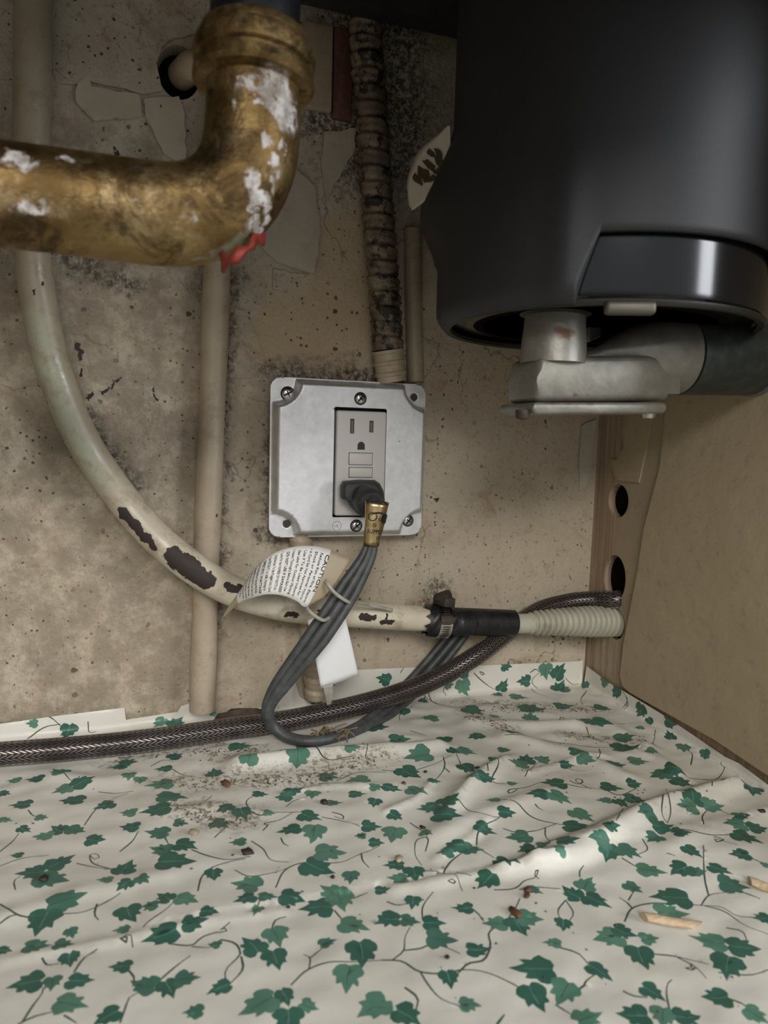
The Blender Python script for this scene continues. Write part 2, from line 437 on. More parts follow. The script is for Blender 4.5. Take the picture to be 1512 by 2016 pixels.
def pp(l, y=0):    # photo points (px, py[, y]) -> 3-D points
    return [at(p[0], p[1], y=(p[2] if len(p) > 2 else y)) for p in l]
def surf(V):
    """photo pixel -> nearest point of a surface (list of points) facing the camera"""
    A = np.array([tuple(v) for v in V]); C = (A-CAM) @ ROT; X = C[:, 0]/C[:, 2]*F+756; Y = C[:, 1]/C[:, 2]*F+1008
    def f(px, py):
        d = np.hypot(X-px, Y-py); k = d < max(9, d.min()+3); i = np.where(k)[0][np.argmin(C[k, 2])]; return Vector(A[i])
    return f
CURVED = pp([(66, -90, -.016), (64, 120, -.015), (62, 280, -.014), (60, 400, -.014), (64, 500, -.014), (76, 590, -.014), (104, 720, -.014), (158, 858, -.015), (226, 962, -.016), (300, 1050, -.022), (380, 1118, -.029), (460, 1164, -.029), (545, 1190, -.027), (625, 1202, -.026), (720, 1210, -.025), (800, 1216, -.025), (900, 1222, -.025)])
def curved_r(s, a): return .0094-.0012*min(1, max(0, (s-.42)/.1))
S_curved = surf(tube_geo(even(catmull(CURVED, 800), 400)[0], curved_r, 40)[0])
YB = -.205; TR_ = .0158
TRAP = pp([(-220, 372), (-100, 376), (0, 384), (120, 398), (240, 414), (330, 424), (400, 416), (456, 380), (488, 320), (498, 250), (500, 180), (500, 110)], YB)
_d = (TRAP[0]-TRAP[2]).normalized(); TRAP = [TRAP[0]+_d*((TRAP[0].x+.458)/-_d.x)]+TRAP
S_trap = surf(tube_geo(even(catmull(TRAP, 600), 240)[0], TR_, 64)[0])
def pipe_paint():
    n = NT('chipped_cream_pipe_paint', .28)
    b = n.mix(n.ramp(n.noise(30, 4), .35, .7), (.60, .535, .405), (.68, .62, .49))
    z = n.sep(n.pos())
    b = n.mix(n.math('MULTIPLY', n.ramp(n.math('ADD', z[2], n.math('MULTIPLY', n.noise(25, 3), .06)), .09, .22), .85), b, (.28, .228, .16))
    gr = n.blobs([(S_curved(75, 640), S_curved(125, 830), .008), (S_curved(125, 830), S_curved(200, 960), .006)], n.warped(60, .02), .5)
    b = n.mix(n.math('MULTIPLY', gr, .7), b, (.36, .39, .29))
    b = n.mix(n.math('MULTIPLY', n.ramp(n.noise(70, 6, .75), .50, .68), .55), b, (.24, .165, .10))
    w = n.warped(170, .0085, 4)
    bl = lambda l: [(S_curved(a, b_), S_curved(c, d), r/2900) for a, b_, c, d, r in l]
    ch = n.math('MAXIMUM', n.blobs(bl([(240, 1018, 268, 1052, 10), (270, 1055, 298, 1082, 8), (350, 1103, 365, 1118, 19), (372, 1122, 408, 1142, 19), (392, 1140, 402, 1150, 10), (455, 1157, 480, 1156, 7),
                                       (575, 1212, 592, 1213, 6), (722, 1212, 740, 1212, 7), (755, 1233, 778, 1233, 5), (772, 1210, 774, 1220, 3), (640, 1203, 650, 1205, 5), (75, 575, 78, 580, 4), (90, 560, 91, 563, 3)]), w, .06),
                specks(n, 110, .09, .10))
    b = n.mix(ch, b, (.028, .018, .014))
    return n.color(b).rough(n.math('MAXIMUM', n.math('MULTIPLY', ch, .7), n.ramp(n.noise(50, 3), .3, .7, .25, .5))).bump(n.noise(90, 3), .0008, .6).m
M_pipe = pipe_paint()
def riser_paint():
    n = NT('wall_coloured_riser_paint', .45)
    b = n.mix(n.ramp(n.noise(28, 4), .35, .7), (.36, .29, .205), (.43, .355, .26))
    b = n.mix(n.math('MULTIPLY', n.ramp(n.noise(70, 6, .75), .50, .68), .55), b, (.26, .18, .11))
    b = n.mix(specks(n, 95, .14, .16), b, (.05, .032, .022))
    return n.color(b).bump(n.noise(80, 4), .0012, .8).m
M_riser = riser_paint()

def brass():
    n = NT('tarnished_brass', .4, 1.0)
    w = n.warped(90, .012, 4)
    b = n.mix(n.ramp(n.noise(28, 5, .6), .34, .66), (.15, .095, .038), (.34, .235, .10))
    b = n.mix(n.math('MULTIPLY', n.ramp(n.noise(75, 6, .75), .50, .66), .55), b, (.50, .385, .22))
    b = n.mix(n.math('MULTIPLY', n.ramp(n.noise(48, 6, .75, dist=.8), .48, .64), .8), b, (.05, .033, .018))
    B = lambda l: [(S_trap(a, b_), S_trap(c, d), r/5300) for a, b_, c, d, r in l]
    wh = n.blobs(B([(500, 165, 560, 180, 16), (545, 180, 575, 225, 30), (470, 172, 490, 170, 11), (497, 355, 505, 370, 11), (505, 385, 520, 400, 11), (500, 410, 500, 420, 10), (540, 375, 548, 350, 7), (530, 400, 520, 440, 11), (500, 440, 515, 462, 9),
                    (545, 310, 548, 320, 8), (555, 285, 558, 295, 6), (527, 270, 530, 285, 7), (460, 205, 462, 208, 5), (20, 418, 90, 415, 8), (20, 305, 55, 315, 14), (115, 305, 130, 307, 7), (365, 432, 388, 438, 4), (355, 425, 360, 430, 4), (510, 200, 512, 205, 5), (270, 392, 274, 394, 4)]), n.warped(200, .009, 4), .35)
    grn = n.blobs(B([(470, 470, 430, 500, 10), (500, 440, 480, 480, 8), (420, 510, 380, 515, 6)]), w, .5)
    b = n.mix(n.math('MULTIPLY', grn, .6), b, (.22, .25, .21))
    cr = n.math('MULTIPLY', wh, n.ramp(n.noise(300, 4, .7), .36, .50))
    b = n.mix(cr, b, n.mix(n.ramp(n.noise(220, 4), .35, .65), (.30, .27, .24), (.66, .62, .60)))
    n.metal(n.math('SUBTRACT', 1.0, n.math('MAXIMUM', cr, n.math('MULTIPLY', grn, .6))))
    return n.color(b).rough(n.math('MAXIMUM', n.math('MULTIPLY', cr, .85), n.ramp(n.noise(60, 4), .3, .7, .44, .62))).bump(n.noise(110, 4, .7), .0010, .7).m
M_brass = brass()
M_redtape = rubber('faded_red_tape', (.19, .022, .013), .55)

def shroud():
    n = NT('matte_charcoal_shroud', .56)
    b = n.mix(n.ramp(n.noise(18, 4), .35, .7), (.018, .0185, .0205), (.022, .0225, .025))
    b = n.mix(specks(n, 35, .05, .10), b, (.085, .085, .085))
    return n.color(b).bump(n.noise(900, 2), .0002, .25).m
M_shroud = shroud()
M_gloss = NT('gloss_black_enamel', .15, 0, (.006, .006, .008)).m
M_rim = NT('dull_dark_rim', .45, .4, (.03, .028, .024)).m
def cast():
    n = NT('dull_cast_aluminium', .45, .55)
    b = n.mix(n.ramp(n.noise(40, 5, .6), .35, .68), (.22, .212, .18), (.32, .31, .268))
    rust = n.blobs([(at(1075, 783, y=-.162), at(1170, 783, y=-.162), .0025), (at(1130, 765, y=-.162), at(1138, 775, y=-.162), .002), (at(1105, 655, y=-.16), at(1115, 660, y=-.16), .003)], n.warped(160, .01, 4), .4)
    b = n.mix(n.math('MULTIPLY', rust, .8), b, (.16, .07, .035))
    b = n.mix(specks(n, 90, .1, .10), b, (.05, .045, .04))
    return n.color(b).bump(n.noise(140, 4), .0006, .6).m
M_cast = cast()
def conduit_mat():
    n = NT('grimy_armoured_conduit', .55, .15)
    b = n.mix(n.ramp(n.noise(50, 5, .65), .38, .66), (.10, .075, .05), (.26, .21, .145))
    b = n.mix(n.ramp(n.noise(110, 5, .7), .50, .60), b, (.02, .015, .012))
    return n.color(b).bump(n.noise(120, 4), .001, .7).m
M_conduit = conduit_mat()
def braid():
    n = NT('braided_steel_hose', .36, .85)
    u = n.sep(n.uv()); a = n.math('MULTIPLY', u[0], 2*math.pi*12); v = n.math('MULTIPLY', u[1], 2*math.pi/.0060*1.0)
    # chevrons: strands run one way over even sectors and the other way over odd ones
    tri = n.math('ABSOLUTE', n.math('SUBTRACT', n.math('FRACT', n.math('MULTIPLY', u[0], 10)), .5))
    ph = n.math('ADD', n.math('MULTIPLY', u[1], 1/.0032), n.math('MULTIPLY', tri, 3.0))
    w1 = n.math('ABSOLUTE', n.math('SUBTRACT', n.math('FRACT', ph), .5))
    gap = n.math('MULTIPLY', n.ramp(w1, .10, .32), n.ramp(n.math('ABSOLUTE', n.math('SUBTRACT', tri, .25)), .18, .245, 1, .3))
    b = n.mix(gap, (.026, .019, .017), (.27, .24, .225))
    b = n.mix(n.math('MULTIPLY', n.ramp(n.noise(28, 4), .45, .68), .7), b, (.055, .045, .04))
    return n.color(b).bump(gap, .0009, .9).m
M_braid = braid()
def corr():
    n = NT('ivory_corrugated_plastic', .4)
    b = n.mix(n.ramp(n.noise(40, 4), .35, .7), (.44, .42, .33), (.52, .50, .40))
    return n.color(n.mix(n.math('MULTIPLY', n.ramp(n.noise(90, 4), .5, .75), .5), b, (.25, .22, .15))).m
M_corr = corr()
def stainless():
    n = NT('stainless_band', .28, 1.0)
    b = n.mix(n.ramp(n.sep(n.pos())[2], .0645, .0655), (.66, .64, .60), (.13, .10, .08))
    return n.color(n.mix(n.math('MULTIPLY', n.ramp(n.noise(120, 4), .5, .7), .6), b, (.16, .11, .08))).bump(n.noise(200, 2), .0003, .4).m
M_band = stainless()
M_rust = rubber('rusty_clamp_screw', (.030, .021, .017), .6, .001)
def stickm():
    n = NT('pale_split_wood', .6); g = n.noise(1, 4, .6, vec=n.scale(n.pos(), (90, 700, 700)))
    return n.color(n.mix(n.ramp(g, .35, .7), (.50, .36, .22), (.62, .48, .32))).bump(g, .0005, .6).m
M_stick = stickm()
M_crumb = rubber('dark_brown_crumb', (.022, .013, .009), .6, .001)
M_crumb2 = rubber('tan_paint_crumb', (.30, .24, .16), .7, .001)
M_rustcrumb = rubber('rust_brown_flake', (.10, .045, .022), .7, .001)
M_grit = rubber('fine_brown_grit', (.06, .042, .028), .8, .001)
M_redwood = rubber('dark_red_wood_strip', (.10, .040, .028), .6, .001)
M_label = tagpaper('smudged_label_paper', (.56, .53, .44), (.42, .37, .27))
M_sink = rubber('black_sink_underside', (.012, .012, .013), .6)

# ------------------------------------------------------------------ the setting
XR = .196
def tw(u, v, d): return (u, -d, v)          # back wall: u=x, v=z, d towards the viewer
def tr(u, v, d): return (XR-d, u, v)        # right wall: u=y, v=z
def mm(pts): return [(p[0]*1000, p[1]*1000) for p in pts]
def wpx(l, y=0.0): return [(q.x*1000, q.z*1000) for q in (at(a, b, y=y) for a, b in l)]
def rpx(l, x=XR): return [(q.y*1000, q.z*1000) for q in (at(a, b, x=x) for a, b in l)]
stub = at(352, 132, y=0)
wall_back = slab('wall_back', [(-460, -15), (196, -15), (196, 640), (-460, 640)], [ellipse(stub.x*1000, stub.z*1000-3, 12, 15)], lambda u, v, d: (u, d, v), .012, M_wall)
tag(wall_back, kind='structure')
cav = bmobj('wall_cavity', box_bm((stub.x-.03, .0125, stub.z-.035), (stub.x+.03, .03, stub.z+.03)), M_dark, wall_back)
h1, h2, h3 = at(1217, 986, x=XR), at(1210, 1136, x=XR), at(1207, 1226, x=XR)
M_dark.node_tree.nodes['Principled BSDF'].inputs['Specular IOR Level'].default_value = 0
wall_right = slab('wall_right', [(-290, -15), (12, -15), (12, 640), (-290, 640)],
                  [ellipse(h1.y*1000, h1.z*1000, 11.5, 12), ellipse(h2.y*1000, h2.z*1000-1, 12.5, 17.0), ellipse(h3.y*1000-1, h3.z*1000, 12.5, 12)],
                  lambda u, v, d: (XR+d, u, v), .006, M_side)
tag(wall_right, kind='structure')
bmobj('wall_cavity', box_bm((XR+.0062, -.08, .02), (XR+.06, .01, .19)), M_dark, wall_right)
bpy.data.objects['wall_cavity.001'].data.polygons.foreach_set('use_smooth', [False]*6)
ov = rpx([(1345, 540), (1320, 773), (1305, 918), (1273, 1041), (1260, 1127), (1232, 1272), (1226, 1330), (1231, 1350), (1245, 1363), (1415, 1457), (1512, 1522)])
ov += [(-285, 8), (-285, 630), (ov[0][0], 630)]
panel = slab('trim_1', ov, [], tr, .0024, M_panel); tag(panel, kind='structure')
wall_left = bmobj('wall_left', box_bm((-.475, -.56, -.015), (-.46, .012, .64)), M_side); tag(wall_left, kind='structure')
ceil = bmobj('ceiling', box_bm((-.475, -.56, .64), (.214, .012, .66)), M_ceiling); tag(ceil, kind='structure')
light_block_rail = bmobj('trim_light_block', box_bm((-.475, -.58, .44), (.214, -.562, .66), .002), M_panel); tag(light_block_rail, kind='structure')  # unseen front rail, added to keep light off the upper wall
kf = bmobj('floor_kitchen', box_bm((-4, -5, -.13), (5, -.60, -.12)), M_kfloor); tag(kf, kind='structure')
floor = bmobj('floor', box_bm((-.46, -.56, -.015), (.196, 0, -.0015)), M_floorboard); tag(floor, kind='structure')

# peeling plaster and paint skins on the back wall
def flake(pts, th, amp, parent=wall_back, m=None, seed=0, name='paint_flake'):
    poly = wpx(pts); xs = [p[0] for p in poly]; zs = [p[1] for p in poly]
    # roughen the outline
    out = []
    for a, b in zip(poly, poly[1:]+poly[:1]):
        k = max(1, int(math.dist(a, b)/3.5))
        for i in range(k):
            t = i/k; j = 0 if i == 0 else 1
            out.append((a[0]+(b[0]-a[0])*t+random.uniform(-.7, .7)*j, a[1]+(b[1]-a[1])*t+random.uniform(-.7, .7)*j))
    g = [(x+random.uniform(-1, 1), z+random.uniform(-1, 1)) for x in np.arange(min(xs), max(xs), 5) for z in np.arange(min(zs), max(zs), 5)]
    cx, cz = sum(xs)/len(xs)/1000, sum(zs)/len(zs)/1000
    def lift(u, v): return max(0, mnoise.noise(Vector((u*70+seed*7, v*70, seed)))*amp+math.hypot(u-cx, v-cz)*amp*18)
    from mathutils.geometry import intersect_point_tri_2d
    return slab(name, out, [], tw, th, m or M_wall, parent, smooth=True, grid=g, lift=lift)
flake([(-90, 148), (0, 158), (92, 166), (150, 169), (168, 161), (285, 188), (318, 182), (307, 130), (318, 98), (345, 78), (385, 72), (430, 80), (430, -170), (-90, -170)], .0024, .0002, seed=1, name='plaster_layer')
flake([(154, 168), (174, 150), (181, 174), (275, 190), (279, 232), (187, 241), (150, 203)], .0020, .0018, seed=2, m=M_flake)
flake([(283, 198), (352, 192), (364, 232), (366, 335), (322, 304), (300, 256), (287, 232)], .0018, .0010, seed=3, m=M_flake)
flake([(508, 345), (560, 318), (618, 370), (630, 460), (617, 540), (545, 518), (506, 482)], .0028, .0008, seed=4, m=M_flake)
flake([(537, 530), (606, 543), (576, 552), (560, 575), (537, 570)], .0010, .0012, seed=5)
flake([(1143, 838), (1171, 826), (1166, 905), (1152, 955), (1141, 968), (1138, 905)], .0010, .0014, seed=6, m=M_flake)
flake([(448, 600), (482, 612), (512, 668), (522, 742), (452, 745)], .0006, .0003, seed=8, m=M_wall)
flake([(636, 262), (700, 255), (696, 300), (660, 360), (640, 400), (632, 330)], .0018, .0008, seed=9, m=M_flake)
flake([(755, 380), (800, 330), (830, 370), (812, 420), (790, 440), (770, 430)], .0010, .0010, seed=10)
# peel hanging off the right wall above the upper hole
def rflake(pts, th, nm='paint_flake'):
    return slab(nm, rpx(pts), [], tr, th, M_panel, wall_right)
rflake([(1241, 810), (1228, 850), (1232, 880), (1217, 905), (1205, 903), (1214, 945), (1260, 950), (1275, 880), (1290, 800)], .0012)

# ------------------------------------------------------------------ shelf liner with ivy print
TW, SW, FR = -.0015, XR-.0012, .005
QL = FR*math.pi/2
def turn(q):            # distance past the start of the fold -> (advance, rise)
    if q <= 0: return q, 0.0
    if q < QL: a = q/FR; return FR*math.sin(a), FR*(1-math.cos(a))
    return FR, FR+(q-QL)
RIDGES = []
def ridge(pts, h, w):
    RIDGES.append(([(q.x, q.y) for q in (at(a, b, z=.002) for a, b in pts)], h, w))
ridge([(470, 1505), (600, 1490), (760, 1478), (860, 1470)], .0050, .0065)
ridge([(1060, 1700), (1180, 1650), (1290, 1592), (1400, 1560), (1450, 1548)], .0050, .0055)
ridge([(990, 1712), (1130, 1690), (1170, 1675)], .0025, .0035)
ridge([(880, 1600), (930, 1540), (1000, 1500)], .0030, .0055)
ridge([(1000, 1450), (1120, 1480), (1230, 1530)], .0030, .0060)
ridge([(850, 1650), (960, 1600), (1080, 1560)], .0022, .0065)
ridge([(1180, 1420), (1260, 1460), (1330, 1520)], .0026, .0055)
ridge([(930, 1420), (1030, 1430), (1130, 1425)], .0030, .0060)
ridge([(0, 1800), (160, 1755), (330, 1720)], .0012, .0050)
ridge([(0, 1885), (200, 1850), (400, 1812), (560, 1790)], .0010, .0025)
ridge([(780, 1745), (940, 1718), (1050, 1700)], .0018, .0035)
ridge([(90, 1520), (180, 1535), (250, 1530)], .0016, .0060)
ridge([(1320, 1660), (1420, 1620), (1512, 1600)], .0018, .0060)
ridge([(330, 1600), (430, 1590), (520, 1600)], .0012, .0050)
for c_ in ([(1080, 1668), (1200, 1622), (1330, 1575)], [(1340, 1600), (1420, 1572), (1448, 1545)], [(905, 1568), (950, 1520), (1010, 1490)], [(1040, 1520), (1120, 1500), (1190, 1490)], [(860, 1690), (930, 1650), (960, 1615)], [(1230, 1470), (1300, 1500), (1360, 1540)], [(760, 1600), (820, 1570), (850, 1540)], [(560, 1560), (640, 1545), (720, 1550)]):
    ridge(c_, .0014, .0022)
seam = [(q.x, q.y) for q in (at(a, b, z=0) for a, b in [(258, 1490), (268, 1560), (275, 1650), (281, 1820), (283, 1830)])]
def relief(x, y):
    z = .0004
    for pts, h, w in RIDGES:
        best = 9
        for (ax, ay), (bx, by) in zip(pts[:-1], pts[1:]):
            dx, dy = bx-ax, by-ay; t = max(0, min(1, ((x-ax)*dx+(y-ay)*dy)/(dx*dx+dy*dy)))
            best = min(best, math.hypot(x-ax-t*dx, y-ay-t*dy))
        if best < 3.5*w: z += h*math.exp(-(best/w)**2)
    v = Vector((x*26, y*34, 3)); z += .0011*(mnoise.noise(v)+.5)+.0007*mnoise.noise(v*2.7)
    if y > -.13 and x > -.02: z += .0014*max(0, mnoise.noise(Vector((x*60+y*30, y*75, 8))))
    # the left sheet lies under the main one: a step along the seam
    if y > seam[-1][1]:
        sx = np.interp(y, [p[1] for p in seam[::-1]], [p[0] for p in seam[::-1]])
        z += .0008/(1+math.exp(-(x-sx)/.0004)) if abs(x-sx) < .01 else (.0008 if x > sx else 0)
    return z
def sheet(s, t):
    ys, zt = turn(t-(TW-FR)); xs, zs = turn(s-(SW-FR))
    x, y = (SW-FR)+xs, (TW-FR)+ys
    z = zt+zs
    fade = max(0, 1-z/.006)
    n = mnoise.noise(Vector((s*45, t*45, 2)))
    if zt > .001: y -= .0006*max(0, n)+.0016*min(1, zt/.02)*max(0, mnoise.noise(Vector((s*22, 5, 1)))) 
    if zs > .001: x -= .0012*max(0, n)+.0010
    return (x, y, z+relief(min(x, SW), min(y, TW))*fade)
def st(px, py):
    """photo pixel -> sheet coordinates (m)"""
    p = at(px, py, z=.0015)
    if p.x > SW-.001 and p.y < TW:
        q = at(px, py, x=SW-.001); return (SW-FR+QL+(q.z-FR), q.y) if q.z > FR else (SW-FR+q.z, q.y)
    if p.y > TW:
        q = at(px, py, y=TW)
        if q.x > SW: q2 = at(px, py, x=SW-.001); return (SW-FR+QL+(q2.z-FR), q2.y)
        return (q.x, TW-FR+QL+(q.z-FR)) if q.z > FR else (q.x, TW-FR+q.z)
    return (p.x, p.y)
# outline in sheet coordinates (mm)
top = [(-60, 1432), (0, 1425), (120, 1408), (245, 1393), (248, 1417), (300, 1409), (350, 1401), (356, 1390), (414, 1374), (428, 1412), (431, 1408), (470, 1396), (532, 1390), (534, 1352), (556, 1342), (579, 1336),
       (590, 1372), (604, 1380), (606, 1338), (618, 1330), (636, 1362), (650, 1378), (656, 1352), (672, 1330), (694, 1319), (790, 1315), (1000, 1308), (1140, 1301)]
def bt(px, py): q = at(px, py, y=TW); return (q.x*1000, (TW-FR+QL+(q.z-FR))*1000)
outer = [(-456, -470), (SW*1000-FR*1000+QL*1000-3.5, -470)]
for ty, up in ((-.30, 2), (-.175, 5.2), (-.155, 8), (-.145, 7.5), (-.12, 9.5), (-.088, 12), (-.06, 13), (-.036, 13.5), (-.018, 16), (-.006, 17)):
    outer.append(((SW-FR+QL)*1000+up-5, ty*1000))
outer += [(SW*1000-1.0, TW*1000-2.5), (SW*1000-2.0, TW*1000-1.0)]
outer += [(SW*1000-2.0, bt(1150, 1301)[1])]+[bt(a, b) for a, b in top[::-1]]+[(-456, bt(-60, 1432)[1])]

LEAF = [(1, 0), (.66, .15), (.46, .26), (.54, .46), (.36, .50), (.17, .45), (.07, .62), (-.15, .69), (-.36, .60), (-.51, .43), (-.57, .20), (-.43, .02)]
LEAF = LEAF+[(x, -y) for x, y in LEAF[1:-1]][::-1]
A_L = """268,170,80,100,0 625,155,65,150,1 690,135,65,60,0 832,108,40,180,1 125,148,40,180,1 1070,40,60,-60,0 1240,45,50,-90,0 55,365,50,180,1 135,365,68,180,0 230,338,75,200,1 245,405,78,160,1
330,378,92,-20,0 280,443,100,180,0 20,418,45,0,0 80,462,84,180,0 410,470,76,160,0 165,513,52,0,1 20,522,62,0,1 500,498,68,180,1 95,558,62,20,0 225,555,78,200,0 168,578,76,180,1 300,560,84,10,2 375,600,72,0,0
505,553,74,180,0 65,660,50,180,0 240,682,110,-25,0 120,730,104,170,0 205,758,130,10,2 490,705,100,-60,0 410,760,58,180,1 485,780,74,150,0 560,765,66,30,2 265,842,140,-15,2 165,918,130,120,0 505,890,105,70,0
585,868,64,180,2 645,832,84,-150,0 735,842,90,10,1 820,893,68,0,0 280,958,62,60,2 475,948,62,180,2 630,978,128,160,0 765,930,104,-10,0 270,1068,88,90,0 470,1090,84,180,0 20,1027,58,0,0 100,1157,124,170,0
205,1162,78,90,2 315,1155,104,0,0 280,1247,134,10,1 415,1295,112,150,0 560,1165,112,190,2 665,1180,110,60,0 735,1142,92,0,2 755,1270,78,180,2 855,1180,88,160,0 840,1012,54,190,2 990,1015,110,-130,0 1085,980,104,60,1
1080,1070,112,70,0 1010,1245,150,150,1 1120,1215,92,60,0 1210,1250,74,20,1 1130,1305,120,90,0 1460,1250,144,150,1 1360,1140,150,100,1 1420,1045,144,80,0 1285,995,68,-20,2 1390,935,112,10,1 1510,910,92,160,0
1240,860,124,180,0 1335,835,112,80,1 1300,800,104,-150,1 1145,828,94,10,0 1050,830,74,0,2 960,842,88,160,0 1005,885,62,120,1 965,778,112,190,1 835,742,80,90,0 1375,750,72,90,2 1245,712,128,20,0 1295,650,122,0,1
1500,795,60,0,0 1475,615,62,0,0 1455,553,78,0,0 1410,590,46,180,2 930,612,64,180,2 1215,520,92,20,0 1130,568,94,170,0 1230,582,104,100,1 1055,505,44,0,1 880,488,78,160,0 950,508,84,60,0 865,545,88,20,2 610,495,110,170,0
615,575,88,180,2 630,640,92,190,2 730,628,104,10,0 690,690,134,0,0 710,535,50,0,2 675,440,114,0,2 625,390,96,170,1 550,372,54,90,1 840,340,72,-80,0 980,308,84,-60,1 1165,302,104,100,1 1105,262,54,180,1 1190,245,62,0,1
1020,425,58,0,0 1155,410,80,-10,0 1110,435,68,180,2 1225,428,64,90,1 1310,462,62,0,2 1400,430,64,0,0 1400,372,94,170,1 1290,358,70,0,0 1380,272,64,0,1 1465,465,74,110,0 1475,405,54,0,1 690,275,66,-20,0 640,325,64,180,0
1480,170,84,0,0 940,240,84,0,2 500,300,74,0,2 505,360,54,90,1 465,312,70,180,2 145,1014,100,0,2 250,1006,82,0,2"""
B_L = """85,105,58,140,0 180,128,78,180,1 360,100,88,20,0 445,125,48,0,1 580,125,68,-100,1 715,82,72,0,0 865,88,58,10,0 590,95,100,0,0 790,148,72,170,0 860,155,84,20,2 1015,105,66,100,0 1055,150,50,90,0 1005,170,38,180,1
1130,145,62,30,0 1140,195,64,180,0 1180,245,66,90,2 1275,265,56,70,2 915,25,52,120,0 955,210,88,0,2 955,248,104,0,0 1060,270,54,20,1 250,215,74,60,0 330,262,84,20,1 365,203,68,170,0 280,262,54,20,0 480,252,48,0,2
70,213,80,0,2 140,280,106,170,1 105,340,98,30,0 205,375,48,0,2 40,405,74,10,0 135,415,84,20,1 350,378,74,170,1 410,375,64,0,0 340,325,78,30,0 440,293,48,0,0 565,288,78,-100,0 635,288,66,-20,1 535,310,74,180,1
520,195,72,0,0 770,275,72,0,2 800,305,64,20,1 725,315,54,0,0 920,315,80,0,0 1005,300,78,0,1 1085,352,88,170,2 1150,345,84,20,0 1175,385,84,20,0 1330,400,52,0,0 1450,415,88,80,0 670,385,94,180,0 605,435,88,180,0
700,445,98,20,1 515,385,42,0,1 435,455,58,180,1 490,503,64,0,0 265,462,90,-20,0 180,478,84,170,2 255,520,114,10,0 55,515,62,20,0 45,585,98,110,1 175,590,52,20,1 405,572,84,20,0 535,595,98,170,2 785,510,112,30,1
775,560,118,10,0 900,400,84,10,0 990,388,58,0,0 870,450,58,180,1 940,462,66,30,0 995,445,88,10,2 1118,450,54,90,0 1215,455,90,-110,0 1300,475,84,0,1 1195,485,78,180,1 1030,525,78,170,2 1100,555,94,0,0 1175,580,74,0,0
1065,598,80,150,2 900,585,64,0,0 1410,515,62,0,0 1380,545,82,180,1 1475,555,82,0,0 1430,595,104,20,0 1215,650,80,30,0 1400,660,82,180,0 1325,718,80,20,0 1240,722,68,0,2 1165,715,94,160,0 1055,718,104,10,1 1380,775,118,10,2
885,655,108,100,0 970,648,94,20,2 850,625,92,180,2 725,635,92,0,0 640,632,68,0,1 565,643,78,170,0 685,682,58,180,1 355,648,78,10,2 280,640,94,170,0 245,662,64,180,2 490,705,100,20,0 405,765,110,140,0 45,700,78,180,0
130,735,90,70,0 60,755,78,180,1 120,845,78,100,0 30,908,84,180,0 110,915,74,10,2 205,920,88,0,0 315,865,82,180,0 440,925,94,180,1 535,935,100,60,0 580,905,94,10,1 600,798,58,20,0 740,805,84,-150,0 800,770,94,-60,1
840,842,108,30,0 710,930,80,90,0 985,785,74,30,2 1130,825,142,180,0 1135,885,132,0,1 885,985,124,170,1 950,962,94,20,0 1050,988,74,0,1 1015,1060,124,70,0 1280,995,124,190,1 1420,1025,118,10,0 1350,1095,142,100,0
1490,905,74,180,0 665,1005,70,190,1 855,1115,108,30,0 235,985,112,10,2 380,1030,98,0,0 265,1145,84,70,0 590,1110,158,180,0 600,1215,134,60,0 710,1195,128,120,1 345,1240,78,0,1 105,1285,124,30,0 5,1250,54,0,1 810,1300,124,-20,1
985,1290,124,180,0 1100,1295,114,90,1 1200,1290,104,0,0 1065,1195,94,30,0 1310,1215,108,180,0 1470,1285,94,30,1 1508,700,40,0,1"""
C_L = """40,690,84,200,0 475,680,56,60,0 390,725,52,0,1 465,745,98,60,1 675,730,90,-60,0 785,705,80,180,0 900,655,90,90,1 975,650,95,-60,0 970,730,110,0,0 1115,735,68,150,0 1220,705,70,0,1 1275,770,62,130,0 695,625,58,0,0
245,800,54,0,0 150,870,80,90,0 640,778,60,180,2 760,790,90,0,2"""
